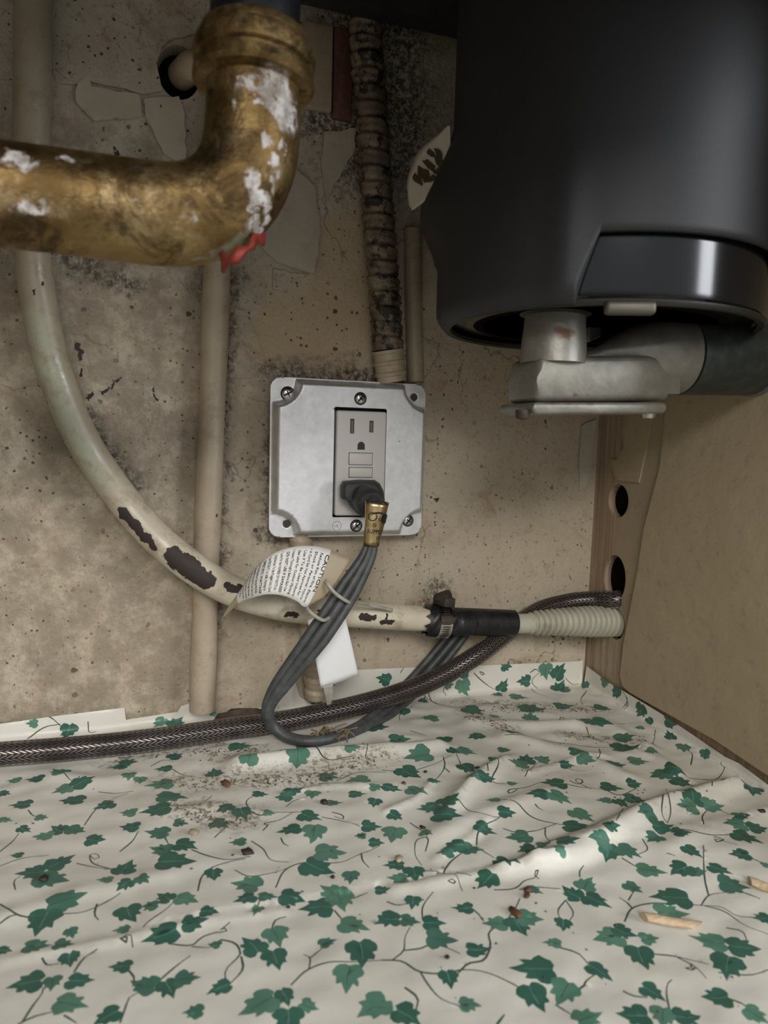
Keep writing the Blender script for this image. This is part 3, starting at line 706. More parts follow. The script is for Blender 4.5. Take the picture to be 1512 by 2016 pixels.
A_V = """110,195 170,165 235,150|345,140 350,170 375,180|590,315 640,290 680,300|660,320 720,350 800,365|385,410 450,415 520,408|330,540 380,480 460,430 500,415|0,645 40,610 75,570|300,690 360,705 440,712|440,712 365,690 352,655 375,648 390,662 368,672 352,655
60,800 55,765 80,745|0,850 60,895 130,900 220,890 320,885 400,850 470,808|380,850 370,890 385,910|0,930 40,905 75,897|560,945 640,890 680,855|775,810 790,750 830,715 910,690 960,680|750,645 830,675 900,685 980,670|660,1005 750,1010 790,980 860,965 885,970 885,950 862,960 900,930
750,1015 820,1025|865,995 920,1010 940,1040 935,1060 885,1110 885,1160|945,1060 950,1110 900,1165|1140,1165 1200,1110 1290,1080 1400,1075 1512,1070|1210,1105 1215,1060 1190,1045|1215,1060 1270,1015|165,1060 185,1085 230,1080|290,1120 330,1060 380,1025|70,1315 130,1290 210,1275
85,1310 130,1245 165,1200 170,1180|250,1290 300,1320|470,1315 490,1260 510,1215 560,1190|500,1105 525,1135 520,1170|620,1150 680,1100 745,1055|1065,950 1080,915 1120,900|1310,875 1350,920|1385,825 1440,805|1000,870 1030,840|1080,790 1110,730 1160,700 1240,690 1340,690 1420,660 1480,630
920,725 970,750 1040,740 1100,725 1150,703|1415,660 1420,690 1445,715|985,610 1030,640 1060,680 1130,690|975,490 965,455 1000,430|960,490 1020,515 1080,500 1180,500|1260,520 1330,530 1410,555|1030,570 1050,548 1028,545 1090,530 1140,505|1120,475 1150,450 1200,440|660,480 740,475 790,465 830,435
1320,370 1400,340 1512,340|1225,265 1280,300 1380,290|840,595 880,560|640,585 660,620|470,640 520,600 540,570|470,990 500,985 495,1000 475,990 510,975 520,1015|245,345 270,370 290,380|110,485 130,505 160,515|1000,300 1030,275 1035,260|1420,225 1440,260 1430,290|0,700 100,670 190,655
140,100 200,125 240,160|380,860 420,838 470,808|1100,600 1110,620 1130,630|1300,500 1340,510 1345,525 1310,515"""
B_V = """0,330 100,335 200,310 270,280|240,285 245,320 215,365|265,338 240,318|160,30 220,70 290,85 380,80 460,70|110,180 170,195|415,355 412,315 440,295|430,370 455,330 450,300|380,370 450,385 500,385|530,412 500,425 498,410 560,405 620,380 690,375|720,385 780,400 860,408|735,375 770,388 788,375 765,368 760,378 820,408
860,400 930,430 1000,400|480,210 560,215 640,220 720,225 800,240 900,245 1010,240 1060,225 1070,180|700,225 680,245|850,250 855,280 840,310|1060,225 1075,245 1100,250|560,355 600,310 640,290|670,300 740,330 800,335|300,470 360,510 450,520 480,505|370,630 375,590 400,560 460,520
470,460 530,475 590,515 690,545 800,550 890,540 935,500 945,485|640,560 640,590 660,620|475,560 530,575 600,570 680,545|930,540 915,570|240,735 270,690 320,655 380,640|150,720 240,735 290,750 315,800|260,770 290,775 280,762 258,770|385,650 440,680|290,735 350,750|440,795 520,790 560,760 600,750 612,730 595,740 615,755
540,795 600,785 700,790|775,745 775,720 790,700|300,1120 340,1085 400,1070 425,1010 420,960 480,920 520,870 540,830|350,865 380,890 400,920|720,830 690,870 700,910 715,930|720,830 750,880 730,920|950,920 980,870 1060,850 1130,850 1250,850 1330,860 1400,895 1512,900|980,870 960,845 930,825|965,835 985,800
1250,850 1280,810 1340,800 1380,795|1280,810 1265,750 1260,680 1260,625|1260,850 1350,880 1430,940 1512,970|1410,800 1480,830|1440,670 1512,700|1100,460 1095,510 1118,540|1115,460 1130,500 1118,540|1150,560 1230,580 1300,585 1370,580|1300,590 1340,600 1310,610 1310,598 1390,625|1020,600 1040,640 1000,660|940,670 1010,710
1115,655 1150,665|1190,365 1260,370 1310,365 1340,330 1335,290|1290,430 1295,390 1340,390|1260,545 1255,510 1280,480|1330,490 1380,515|0,1070 80,1075 150,1120 240,1125 310,1110 390,1115 460,1140 540,1180|40,1070 85,1030 90,980 110,940|85,1030 150,1020 200,1000 260,1020 305,1045|150,1120 180,1170 230,1220 310,1250
90,1180 140,1220 130,1270|690,1025 770,1050 810,1090|760,1190 800,1160 800,1150 830,1130|1070,1045 1160,1055 1280,1085|1160,1058 1220,1090 1270,1140|1190,1100 1220,1110 1225,1098 1190,1100|1350,940 1410,960 1430,1000|1320,1120 1440,1130 1512,1110|1130,1280 1115,1200 1120,1160 1135,1145|945,1190 985,1210 1040,1215
1360,1220 1410,1240 1450,1265|680,1240 750,1290|450,1320 480,1280|170,650 180,610 135,610 130,660 155,700|800,170 810,190|695,145 700,125 715,130 700,140 800,145 880,155 980,150|1210,310 1215,270 1195,250|950,90 960,50 940,20|0,50 60,100 70,140|600,470 610,480 630,490|20,840 60,855 90,850|160,910 160,860 200,805
110,540 150,570 160,580|320,330 290,270"""
C_V = """820,660 850,640 865,655|850,735 830,700 880,650|520,660 560,700 640,740|550,655 575,660 570,675 552,660|1010,690 1040,710 1070,705|820,735 850,770 910,790|1120,760 1090,800 1100,830|130,660 150,630|280,765 330,830 430,850 560,830 660,820|680,830 705,855|1330,790 1340,830 1320,860|430,690 360,740 370,790"""
prints = []; pm = []
def to_photo(which, x, y):
    if which == 'A': return x*760/1512, 1350+y*760/1512
    if which == 'B': return 752+x*760/1512, 1350+y*760/1512
    return 740+x*560/1512, 1080+y*560/1512
def add_vine(pts, w):
    path, L = even(catmull([(*p, 0) for p in pts], 40), max(4, int(sum(math.dist(a, b) for a, b in zip(pts, pts[1:]))/2.2)))
    n = len(path)
    for i in range(n-1):
        a, b = path[i][:2], path[i+1][:2]; t = b-a; l = np.linalg.norm(t)
        if l < 1e-6: continue
        nn = np.array([-t[1], t[0]])/l; w0 = w*(.6+.4*math.sin(math.pi*min(1, (i+.5)/n*1.3+.2)))/2
        prints.append([tuple(a+nn*w0-t*.06), tuple(b+nn*w0+t*.06), tuple(b-nn*w0+t*.06), tuple(a-nn*w0-t*.06)]); pm.append(3)
for which, src in (('A', A_V), ('B', B_V), ('C', C_V)):
    for line in src.replace('\n', '|').split('|'):
        pts = [tuple(v*1000 for v in st(*to_photo(which, *map(float, p.split(','))))) for p in line.split()]
        if len(pts) >= 2: add_vine(pts, random.uniform(.62, .90))
rl = random.Random(3)
leaves = []
for which, src in (('A', A_L), ('B', B_L), ('C', C_L)):
    for tok in src.split():
        cx, cy, sz, an, tone = map(float, tok.split(','))
        px, py = to_photo(which, cx, cy); a = math.radians(an); k = (560 if which == 'C' else 760)/1512
        c = np.array(st(px, py)); d = np.array(st(px+6*math.cos(a), py+6*math.sin(a)))-c
        leaves.append((c, unit(d), sz*k*ppm(at(px, py, z=0) if py > 1400 else at(px, py, y=0)), int(tone)))
# a little more print towards the camera, below the frame
for _ in range(60):
    leaves.append((np.array((rl.uniform(-.27, .17), rl.uniform(-.45, -.305))), unit((rl.uniform(-1, 1), rl.uniform(-1, 1))), rl.uniform(.010, .017), rl.choice((0, 0, 1, 2))))
for _ in range(95):
    leaves.append((np.array((rl.uniform(-.45, -.215), rl.uniform(-.30, -.01))), unit((rl.uniform(-1, 1), rl.uniform(-1, 1))), rl.uniform(.010, .016), rl.choice((0, 0, 1, 2))))
for _ in range(40):
    x, y = rl.uniform(-440, -215), rl.uniform(-440, -20); a = rl.uniform(0, 6.28)
    add_vine([(x+12*k*math.cos(a+.35*k*rl.uniform(-1, 1)), y+12*k*math.sin(a+.35*k*rl.uniform(-1, 1))) for k in range(4)], .75)
for c, d, L, tone in leaves:
    u = L*1000*rl.uniform(.68, .76); nrm = np.array([-d[1], d[0]]); sq = rl.uniform(.85, 1.1); cc = c*1000-d*u*.2
    bend = rl.uniform(-.18, .18)
    poly = []
    for (x, y) in LEAF:
        x += rl.uniform(-.05, .05); y = y*sq+bend*(x*x)+rl.uniform(-.04, .04)
        poly.append(tuple(cc+d*u*x+nrm*u*y))
    prints.append(poly); pm.append((1, 2, 4)[tone])
    vp = [cc+d*u*x+nrm*u*(bend*x*x) for x in (-.42, -.1, .2, .5)]
    for a, b in zip(vp[:-1], vp[1:]):
        t = unit(b-a); q = np.array([-t[1], t[0]])*.13
        prints.append([tuple(a+q), tuple(b+q), tuple(b-q), tuple(a-q)]); pm.append(5 if tone == 0 else 3)
grid = []
for x in np.arange(-454, 214, 2.4):
    for y in np.arange(-330, 40, 2.4):
        grid.append((x+rl.uniform(-.5, .5), y+rl.uniform(-.5, .5)))
for x in np.arange(-454, 200, 12.0):
    for y in np.arange(-468, -330, 12.0): grid.append((x+rl.uniform(-.5, .5), y+rl.uniform(-.5, .5)))
# extra rows through the folds
for x in np.arange(-454, 200, 2.4):
    for q in (0, .25, .5, .75, 1): grid.append((x, (TW-FR+QL*q)*1000+rl.uniform(-.05, .05)))
for y in np.arange(-330, 0, 2.4):
    for q in (0, .25, .5, .75, 1): grid.append(((SW-FR+QL*q)*1000+rl.uniform(-.05, .05), y))
v2, f2, lab = cdt(outer, (), prints, grid)
mi = [pm[max(l)] if l else 0 for l in lab]
liner = obj('shelf_liner', [sheet(p[0]/1000, p[1]/1000) for p in v2], f2, [M_paper, M_leafd, M_leafl, M_vine, M_leafm, M_vein], mi=mi)
tag(liner, 'wrinkled cream shelf liner printed with green ivy, covering the cabinet floor', 'shelf liner')
def liner_z(x, y): return sheet(x, y)[2]
def rest(px, py, h):
    """point seen at a photo pixel that lies h above the liner"""
    z = h
    for _ in range(6):
        p = at(px, py, z=z); p.y = min(p.y, -.006); z = liner_z(p.x, p.y)+h
    return at(px, py, z=z)

# ------------------------------------------------------------------ painted pipes on the back wall
drain = thing('curved_pipe', 'cream painted pipe with dark chips, sweeping in a long bend under the outlet', 'pipe')
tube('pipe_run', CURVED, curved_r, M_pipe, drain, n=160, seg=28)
riser = thing('riser_pipe', 'straight wall-coloured pipe standing against the back wall left of the outlet', 'pipe')
rp = pp([(398, 1398, -.010), (402, 1250, -.010), (410, 1000, -.010), (418, 800, -.010), (427, 540, -.0105), (432, 400, -.011), (432, 260, -.012)], 0)
tube('pipe_run', rp, lambda s, a: .0080+.0003*math.sin(s*60), M_riser, riser, n=80, seg=24)
sx = at(352, 132, y=0)
tube('elbow', [rp[-1]+Vector((0, 0, -.004)), rp[-1]+Vector((0, -.001, .022)), at(428, 160, y=-.012), at(412, 132, y=-.012), at(380, 130, y=-.008), Vector((sx.x+.002, .010, sx.z))], .0082, M_riser, riser, n=40, seg=24)
batt = thing('half_round_batten', 'pale half-round painted strip ending behind the black disposal, right of the conduit', 'batten')
tube('strip', pp([(812, 452, -.002), (814, 600, -.002), (818, 752, -.002)], 0), lambda s, a: .0058, M_riser, batt, n=24, seg=18)
q0, q1 = at(594, 46, y=-.001), at(650, 226, y=-.001)
o = bmobj('wall_slat', box_bm((q0.x, -.006, q1.z), (q1.x, -.0005, q0.z), .0014), M_riser)
tag(o, 'short pale board upright on the back wall just right of the brass nut', 'board')
q0, q1 = at(656, 55, y=-.001), at(690, 242, y=-.001)
o = bmobj('wood_strip', box_bm((q0.x, -.004, q1.z), (q1.x, -.0005, q0.z), .0008), M_redwood)
tag(o, 'dark red wood strip between the pale board and the armoured conduit', 'board')

# ------------------------------------------------------------------ armoured conduit, above and below the box
def ribbed(r, pitch, depth):
    def fn(s, a):
        ph = (s/pitch+a/(2*math.pi)) % 1.0
        return r-depth*(math.exp(-((ph-.5)/.16)**2))+depth*.5*math.exp(-((ph-.75)/.12)**2)
    return fn
con = thing('armoured_conduit', 'grimy spiral armoured conduit rising from the top of the outlet box', 'conduit')
tube('armour', pp([(716, -60, -.0135), (722, 100, -.0135), (732, 240, -.0135), (740, 370, -.0135), (748, 470, -.0130), (757, 580, -.0125), (764, 690, -.0120)], 0), ribbed(.0102, .0093, .0013), M_conduit, con, n=300, seg=28, sharp=80)
e0, e1 = at(763, 690, y=-.012), at(771, 752, y=-.011)
tube('connector', [e0, e0.lerp(e1, .5), e1], lambda s, a: .0098+(.0008 if (s*1000) % 7 < 2.2 else 0), M_riser, con, n=40, seg=24)
con2 = thing('armoured_conduit', 'short beige armoured conduit dropping from the box to the floor behind the tags', 'conduit')
tube('armour', pp([(590, 1050, -.009), (600, 1120, -.009), (610, 1220, -.009), (618, 1320, -.009), (622, 1376, -.009)], 0), ribbed(.0072, .0086, .0010), M_riser, con2, n=130, seg=22, sharp=80)

# ------------------------------------------------------------------ outlet box
CZ = at(693, 905, y=-.02).z; CX = 0.0
HX, HZ = .0515, .0500
boxt = thing('outlet_box', 'square galvanized outlet box cover with a grey duplex outlet on the back wall', 'outlet')
bmobj('box_body', box_bm((CX-.047, -.0135, CZ-.046), (CX+.047, -.0003, CZ+.046), .003), M_boxbody, boxt)
def c2(px, py):
    q = at(px, py, y=-.020); return ((q.x-CX)*1000, (q.z-CZ)*1000)
YF = -.0140                   # flange plane
RISE = .0088
rc = c2(706, 911)
RHX, RHZ = 17.2, 34.6
def sdf(x, z):
    bx, bz = abs(x)-(HX*1000-1.0)+7, abs(z)-(HZ*1000-1.0)+7
    d = math.hypot(max(bx, 0), max(bz, 0))+min(max(bx, bz), 0)-7
    for sx_ in (-1, 1):
        for sz_ in (-1, 1):
            d = max(d, 14.0-math.hypot(x-sx_*(HX*1000-1.5), z-sz_*(HZ*1000-1.5)))
    return d
def cover_y(x, z):
    t = min(1, max(0, -sdf(x, z)/3.4)); t = t*t*(3-2*t); return YF-RISE*t
holes = [rrect(rc[0], rc[1], RHX, RHZ, 1.2), ellipse(*c2(822, 781), 2.5, 2.5, 20), ellipse(*c2(568, 1034), 2.5, 2.5, 20)]
g = []
for x in np.arange(-51, 51.5, 1.0):
    for z in np.arange(-50, 50.5, 1.0): g.append((x+random.uniform(-.1, .1), z+random.uniform(-.1, .1)))
v2, f2, _ = cdt(rrect(0, 0, HX*1000, HZ*1000, 7.0, 10), holes, grid=g)
cover = obj('cover_plate', [(CX+p[0]/1000, cover_y(p[0], p[1]), CZ+p[1]/1000) for p in v2], f2, M_steel, boxt)
sm = cover.modifiers.new('thickness', 'SOLIDIFY'); sm.thickness = .0013; sm.offset = -1 
cover['label'] = 'galvanized raised steel cover'
bmobj('gap_shade', box_bm((CX+(rc[0]-RHX-1)/1000, -.0136, CZ+(rc[1]-RHZ-1)/1000), (CX+(rc[0]+RHX+1)/1000, -.0132, CZ+(rc[1]+RHZ+1)/1000)), M_slot, boxt, smooth=False)
def screw(px, py, r, parent, rot):
    cx, cz = c2(px, py); y = cover_y(cx, cz)
    M = axis_matrix((CX+cx/1000, y+.0002, CZ+cz/1000), (0, -1, 0))
    o = lathe('screw', [(r, 0), (r*.98, .0007), (r*.8, .0015), (r*.45, .0019), (r*.08, .0020)], M_screw, parent, seg=24, M=M)
    for k, (w, l) in enumerate(((.0010, 1.55), (.0007, 1.0))):
        a = rot+k*math.pi/2
        bm = box_bm((-r*l/2, -w/2, .0013), (r*l/2, w/2, .00215))
        bm.transform(M @ Matrix.Rotation(a, 4, 'Z'))
        bmobj('screw_recess', bm, M_screwdark, o, smooth=False)
    rg = lathe('screw_rim', [(r*1.12, 0), (r*1.12, .0005), (r*.98, .0009), (r*.97, .0002)], M_screwdark, o, seg=24, M=M)
for a in ((570, 774, .0040, .5), (809, 1027, .0036, .9), (707, 785, .0036, .8), (699, 1034, .0036, .7)): screw(*a[:3], cover, a[3])
# stamped certification ring and letters under the receptacle
rgx, rgz = c2(661, 1034); yy = cover_y(rgx, rgz)
def text_geo(body, size, shear=0.0):
    cu = bpy.data.curves.new('t', 'FONT'); cu.body = body; cu.size = size; cu.shear = shear; cu.align_x = 'LEFT'; cu.resolution_u = 2
    ob = bpy.data.objects.new('t', cu); COL.objects.link(ob)
    dg = bpy.context.evaluated_depsgraph_get(); me = bpy.data.meshes.new_from_object(ob.evaluated_get(dg))
    V = [v.co.copy() for v in me.vertices]; Fc = [tuple(p.vertices) for p in me.polygons]
    bpy.data.objects.remove(ob); bpy.data.curves.remove(cu); bpy.data.meshes.remove(me)
    return V, Fc
M_stamp = NT('stamped_shadow_mark', .5, .6, (.20, .20, .205)).m
V, Fc = [], []
for i in range(28):
    a0, a1 = 2*math.pi*i/28, 2*math.pi*(i+1)/28; b = len(V)
    if i in (20, 21): continue
    for a, r in ((a0, .0030), (a1, .0030), (a1, .0027), (a0, .0027)): V.append((CX+rgx/1000+r*math.cos(a), yy-.00006, CZ+rgz/1000+r*math.sin(a)))
    Fc.append((b, b+1, b+2, b+3))
for body, dx, dz, sz in (('UL', -.0017, -.0010, .0026), ('LISTED', -.0030, -.0052, .0016)):
    tv, tf = text_geo(body, sz); b = len(V)
    V += [(CX+rgx/1000+dx+v.x, yy-.00006, CZ+rgz/1000+dz+v.y) for v in tv]; Fc += [tuple(i+b for i in f) for f in tf]
obj('stamped_mark', V, Fc, M_stamp, cover, smooth=False)
# receptacle
rec = bmobj('receptacle', box_bm((CX+(rc[0]-16.3+.5)/1000, -.0240, CZ+(rc[1]-33.6)/1000), (CX+(rc[0]+16.3+.5)/1000, -.0140, CZ+(rc[1]+32.6)/1000), .0013, 3), M_recept, boxt)
YR = -.0240
def rbox(name, px, py, w, h, m, parent, y0=YR-.0001, y1=YR+.002, bev=0):
    cx, cz = c2(px, py); x, z = CX+cx/1000, CZ+cz/1000
    return bmobj(name, box_bm((x-w/2, y0, z-h/2), (x+w/2, y1, z+h/2), bev), m, parent, smooth=bool(bev))
rbox('slot', 690, 839, .0026, .0092, M_slot, rec); rbox('slot', 727.5, 840, .0026, .0074, M_slot, rec)
rbox('slot_contact', 690, 840, .0014, .0080, M_slotgrey, rec, YR-.00018); rbox('slot_contact', 727.5, 841, .0014, .0062, M_slotgrey, rec, YR-.00018)
gx, gz = c2(707.5, 877)
gh = [(gx/1000+.0024*math.cos(a), gz/1000+.0024*math.sin(a)) for a in np.linspace(0, math.pi, 13)]+[(gx/1000-.0024, gz/1000-.0026), (gx/1000+.0024, gz/1000-.0026)]
obj('ground_hole', [(CX+x, YR-.0001, CZ+z) for x, z in gh], [tuple(range(len(gh)))[::-1]], M_slot, rec, smooth=False)
for py, h in ((903, .0072), (929.5, .0060)):
    rbox('button_gap', 706.5, py, .0158, h+.0007, M_slot, rec, YR-.00008)
    rbox('button', 706.5, py, .0151, h, M_recept, rec, YR-.0007, bev=.0003)

# ------------------------------------------------------------------ plug and cord
cord = thing('power_cord', 'grey appliance cord plugged into the outlet, bundled and looping to the liner', 'power cord')
b0 = c2(709, 974)
def prism(name, rings, m, parent, sharp=40):
    """rings: list of (list of 3-D points) with equal count"""
    n = len(rings[0]); V = [p for r in rings for p in r]; Fc = []
    for i in range(len(rings)-1):
        for j in range(n): k = (j+1) % n; Fc.append((i*n+j, i*n+k, (i+1)*n+k, (i+1)*n+j))
    Fc.append(tuple(range(n))[::-1]); Fc.append(tuple(range((len(rings)-1)*n, len(rings)*n)))
    o = obj(name, V, Fc, m, parent, sharp=sharp)
    bm = bmesh.new(); bm.from_mesh(o.data); bmesh.ops.recalc_face_normals(bm, faces=bm.faces); bm.to_mesh(o.data); bm.free()
    return o
outl = [(674, 947), (705, 944), (738, 945), (748, 952), (755, 966), (758, 984), (752, 1002), (738, 1016), (722, 1020), (704, 1012), (690, 998), (681, 985), (672, 982), (669, 975), (669, 955)]
oc = (712, 978)
rings = []
for y, k, sh in ((-.0237, .97, (0, 0)), (-.0245, 1.0, (0, 0)), (-.0330, 1.0, (0, 0)), (-.0375, .92, (1, 1)), (-.0400, .78, (2, 1))):
    rings.append([at(oc[0]+(a-oc[0])*k+sh[0], oc[1]+(b-oc[1])*k+sh[1], y=y) for a, b in outl])
plug = prism('plug_body', rings, M_plug, cord)
pa, pb = at(719, 981, y=-.039), at(742, 1000, y=-.056)
ax = (pb-pa).normalized()
lathe('plug_collar', [(.0090, -.006), (.0090, .006), (.0086, .0095), (.0072, .0112), (.0060, .0114)], M_plug, plug, M=axis_matrix(pa, ax))
ra, rb_ = at(735, 988, y=-.050), at(741, 1020, y=-.0575)
tube('strain_relief', [ra, ra.lerp(rb_, .5), rb_], lambda s, a: .0055-.0008*((s*1000) % 3 < 1.2), M_plug, plug, n=24, seg=20)
# gold foil band
f0, f1 = at(743, 988, y=-.0575), at(731, 1074, y=-.054)
band_axis = (f1-f0); bl_ = band_axis.length
V = []; Fc = []; UVb = []
fr = frames([np.array(f0), np.array(f1)])[0]; nseg = 28; nr = 10
def band_pt(t, a, off=0.0):
    c = f0.lerp(f1, t); w = (.0072*(1-t)+.0047*t)+off; fl = .62
    side = Vector(unit(np.cross(np.array(band_axis), np.array([0, 1, 0])))); front = Vector(unit(np.cross(np.array(side), np.array(band_axis))))
    if front.y > 0: front = -front
    return c+side*(w*math.sin(a))+front*(w*fl*math.cos(a))
for i in range(nr+1):
    for j in range(nseg):
        a = 2*math.pi*j/nseg; wob = .00015*math.sin(3*a+i*.8); V.append(band_pt(i/nr, a, wob))
for i in range(nr):
    for j in range(nseg): k = (j+1) % nseg; Fc.append((i*nseg+j, i*nseg+k, (i+1)*nseg+k, (i+1)*nseg+j))
fb = obj('foil_band', V, Fc, M_foil, cord); fb['label'] = 'gold foil label wrapped round the cord'
_s = fb.modifiers.new('thickness', 'SOLIDIFY'); _s.thickness = .0003; _s.offset = 0
# print on the band: a ring mark, US, D, SUPPLY, a black dot (a: angle from front, t: along)
sgn = 1 if to_px(band_pt(.3, .6))[0] > to_px(band_pt(.3, -.6))[0] else -1
def on_band(x, yv, t0): return band_pt(t0+yv/bl_, sgn*x/.0062, .00075)
V, Fc = [], []
def band_text(body, size, x0, t0):
    tv, tf = text_geo(body, size); b = len(V)
    V.extend(on_band(x0+v.x, -v.y, t0) for v in tv); Fc.extend(tuple(i+b for i in f) for f in tf)
band_text('US', .0030, .0008, .40); band_text('D', .0030, -.0020, .54); band_text('SUPPLY', .0034, -.0052, .69); band_text('UL', .0028, .0012, .82); band_text('CORD', .0026, -.0010, .97)
def band_ring(x0, t0, r0, r1, n=24):
    for i in range(n):
        a0, a1 = 2*math.pi*i/n, 2*math.pi*(i+1)/n; b = len(V)
        for a, r in ((a0, r1), (a1, r1), (a1, r0), (a0, r0)): V.append(on_band(x0+r*math.cos(a), r*math.sin(a), t0))
        Fc.append((b, b+1, b+2, b+3))
band_ring(-.0028, .31, .0022, .0027); band_ring(.0058, .36, .0001, .0030)
obj('band_print', V, Fc, M_ink, fb, smooth=False)
# the cord itself: three conductors side by side
CP = [(733, 1062, -.054), (722, 1098, -.055), (694, 1148, -.058), (658, 1205, -.060), (616, 1265, -.060), (572, 1322, -.056), (537, 1372, -.052), (527, 1405, -.0505)]
path = [np.array((*at(a, b, y=y), 0)) for a, b, y in CP]
for a, b, h in ((540, 1432, .010), (568, 1452, .0048), (610, 1459, .0042), (655, 1452, .0040), (700, 1436, .0040), (748, 1408, .0042)): path.append(np.array((*rest(a, b, h), 0)))
for a, b, y in ((800, 1364, -.011), (850, 1312, -.010), (900, 1250, -.010), (925, 1212, -.009)): path.append(np.array((*at(a, b, y=y), 0)))
path = [p[:3] for p in path]
path, L = even(catmull(path, 400), 220)
fr = frames(path)
S = np.linspace(0, 1, len(path))
spread = np.interp(S, [0, .03, .10, .20, .32, .38, .46, .55, .60, .70, .85, 1], [.0018, .0026, .0046, .0050, .0030, .0007, .0002, .0002, .0012, .0040, .0050, .0050])
for k in (-1, 0, 1):
    pts = []
    for i, p in enumerate(path):
        view = unit(p-CAM); side = unit(np.cross(fr[i][0], view))
        pts.append(p+side*spread[i]*k+view*(.0008*abs(k)))
    rads = np.interp(S, [0, .03, .15, .35, .45, .55, .62, 1], [.0023, .0025, .0028, .0028, .0032, .0032, .0027, .0026])
    V, Fc, UV = tube_geo(pts, 1.0, 14)
    V = []
    fk = frames(pts)
    for i, p in enumerate(pts):
        t, n_, b_ = fk[i]
        for j in range(14): a = 2*math.pi*j/14; V.append(p+rads[i]*(n_*math.cos(a)+b_*math.sin(a)))
    obj('cord_strand', V, Fc, M_cord, cord)
# frayed brown tie where the cord turns along the liner
M_fray = rubber('brown_frayed_string', (.13, .09, .05), .8)
tb = rest(648, 1449, .006)
V, Fc = [], []
rt = random.Random(5)
for i in range(22):
    a = tb+Vector((rt.uniform(-.013, .013), rt.uniform(-.003, .003), rt.uniform(-.001, .003)))
    b = a+Vector((rt.uniform(-.009, .009), rt.uniform(-.005, .003), rt.uniform(-.003, .004))); m_ = a.lerp(b, .5)+Vector((rt.uniform(-.003, .003), 0, rt.uniform(-.002, .003)))
    v, f, _ = tube_geo(even(catmull([a, m_, b], 12), 6)[0], .0005, 5); k = len(V); V += v; Fc += [tuple(x+k for x in q) for q in f]
o = obj('frayed_tie', V, Fc, M_fray, cord); o['label'] = 'frayed brown tie'
# two grey ties round the bundle
def tie(l, y, r=.0011, nm='twist_tie'):
    return tube(nm, pp(l, y), r, M_tie, cord, n=30, seg=10)
tie([(640, 1136, -.060), (645, 1150, -.066), (660, 1168, -.0675), (680, 1182, -.066), (690, 1187, -.060), (704, 1186, -.050), (735, 1193, -.040), (772, 1201, -.036)], 0)
tie([(603, 1192, -.061), (608, 1202, -.067), (622, 1214, -.0685), (637, 1221, -.067), (648, 1216, -.061)], 0)

# ------------------------------------------------------------------ tags on the cord
UP = [(441, 1211, -.036), (470, 1168, -.048), (500, 1122, -.058), (530, 1094, -.0625), (570, 1078, -.062), (615, 1075, -.060), (655, 1084, -.0585), (692, 1100, -.0575)]
LOW = [(443, 1215, -.036), (470, 1188, -.050), (500, 1176, -.062), (528, 1170, -.0675), (558, 1173, -.0685), (585, 1184, -.0675), (602, 1195, -.0660), (634, 1180, -.0615)]
NU = 60
up = even(catmull([at(a, b, y=y) for a, b, y in UP], 200), NU)[0]; low = even(catmull([at(a, b, y=y) for a, b, y in LOW], 200), NU)[0]
def tag_pt(u, v, off=0.0):
    x = min(max(u, 0), 1)*NU; i = min(int(x), NU-1); t = x-i
    a = up[i]*(1-t)+up[i+1]*t; b = low[i]*(1-t)+low[i+1]*t
    p = a*(1-v)+b*v
    du = (up[i+1]-up[i])*(1-v)+(low[i+1]-low[i])*v; nrm = unit(np.cross(du, b-a))
    if np.dot(nrm, CAM-p) < 0: nrm = -nrm
    p = p+nrm*(.0018*math.sin(math.pi*v))
    return Vector(p+nrm*off)
V = [tag_pt(i/NU, j/10) for i in range(NU+1) for j in range(11)]
Fc = [(i*11+j, i*11+j+1, (i+1)*11+j+1, (i+1)*11+j) for i in range(NU) for j in range(10)]
mi = [1 if (i < 14 or i > 51) else 0 for i in range(NU) for j in range(10)]
wt = obj('warning_tag', V, Fc, [M_tag, M_tagback], cord, mi=mi)
_s = wt.modifiers.new('thickness', 'SOLIDIFY'); _s.thickness = .0003; _s.offset = 0
wt['label'] = 'curled paper warning tag covered in small black print'
LINES = ['CAUTION', 'Reduce Risk of Fire, Electric', 'Shock or Personal Injury', '\u2022 A Cord Set Not Approved For', 'Use If To Be Used Indoors', 'See Label For Outdoor Marking', '\u2022 Inspect Thoroughly Before Each Use', 'DO NOT USE IF DAMAGED', '\u2022 Look For the NUMBER OF WATTS On',
         'Appliances To Be Plugged Into Cord', '\u2022 See PRODUCT or LABEL Markings for', 'SPECIFIC WATTAGE', '\u2022 Do Not Plug More Than the SPECIFIED', 'NUMBER OF WATTS Into The Cord', '\u2022 Do Not Run Through Doorways', 'Holes In Ceilings or Walls', '\u2022 Do Not Use When Wet', 'Fully Insert Plug']
V, Fc = [], []
tag_h = (Vector(up[32])-Vector(low[32])).length
tag_w = sum(np.linalg.norm(up[i+1]-up[i]) for i in range(NU))
for k, body in enumerate(LINES):
    u0 = .845-k*.0335
    sz = .0024 if k else .0034
    tv, tf = text_geo(body, sz); w = max(v.x for v in tv); fit = min(1.0, .86*tag_h/w); v0 = .05 if body[0] == '\u2022' else .085
    for dx in ((0, .00014, .00028) if body.isupper() or k == 0 else (0, .00014)):
        b = len(V); V += [tag_pt(u0-(v.y*1.0+dx)/tag_w*-1, v0+v.x*fit/tag_h*1.0, .00035) for v in tv]; Fc += [tuple(i+b for i in f) for f in tf]
obj('tag_print', V, Fc, M_ink, wt, smooth=False)
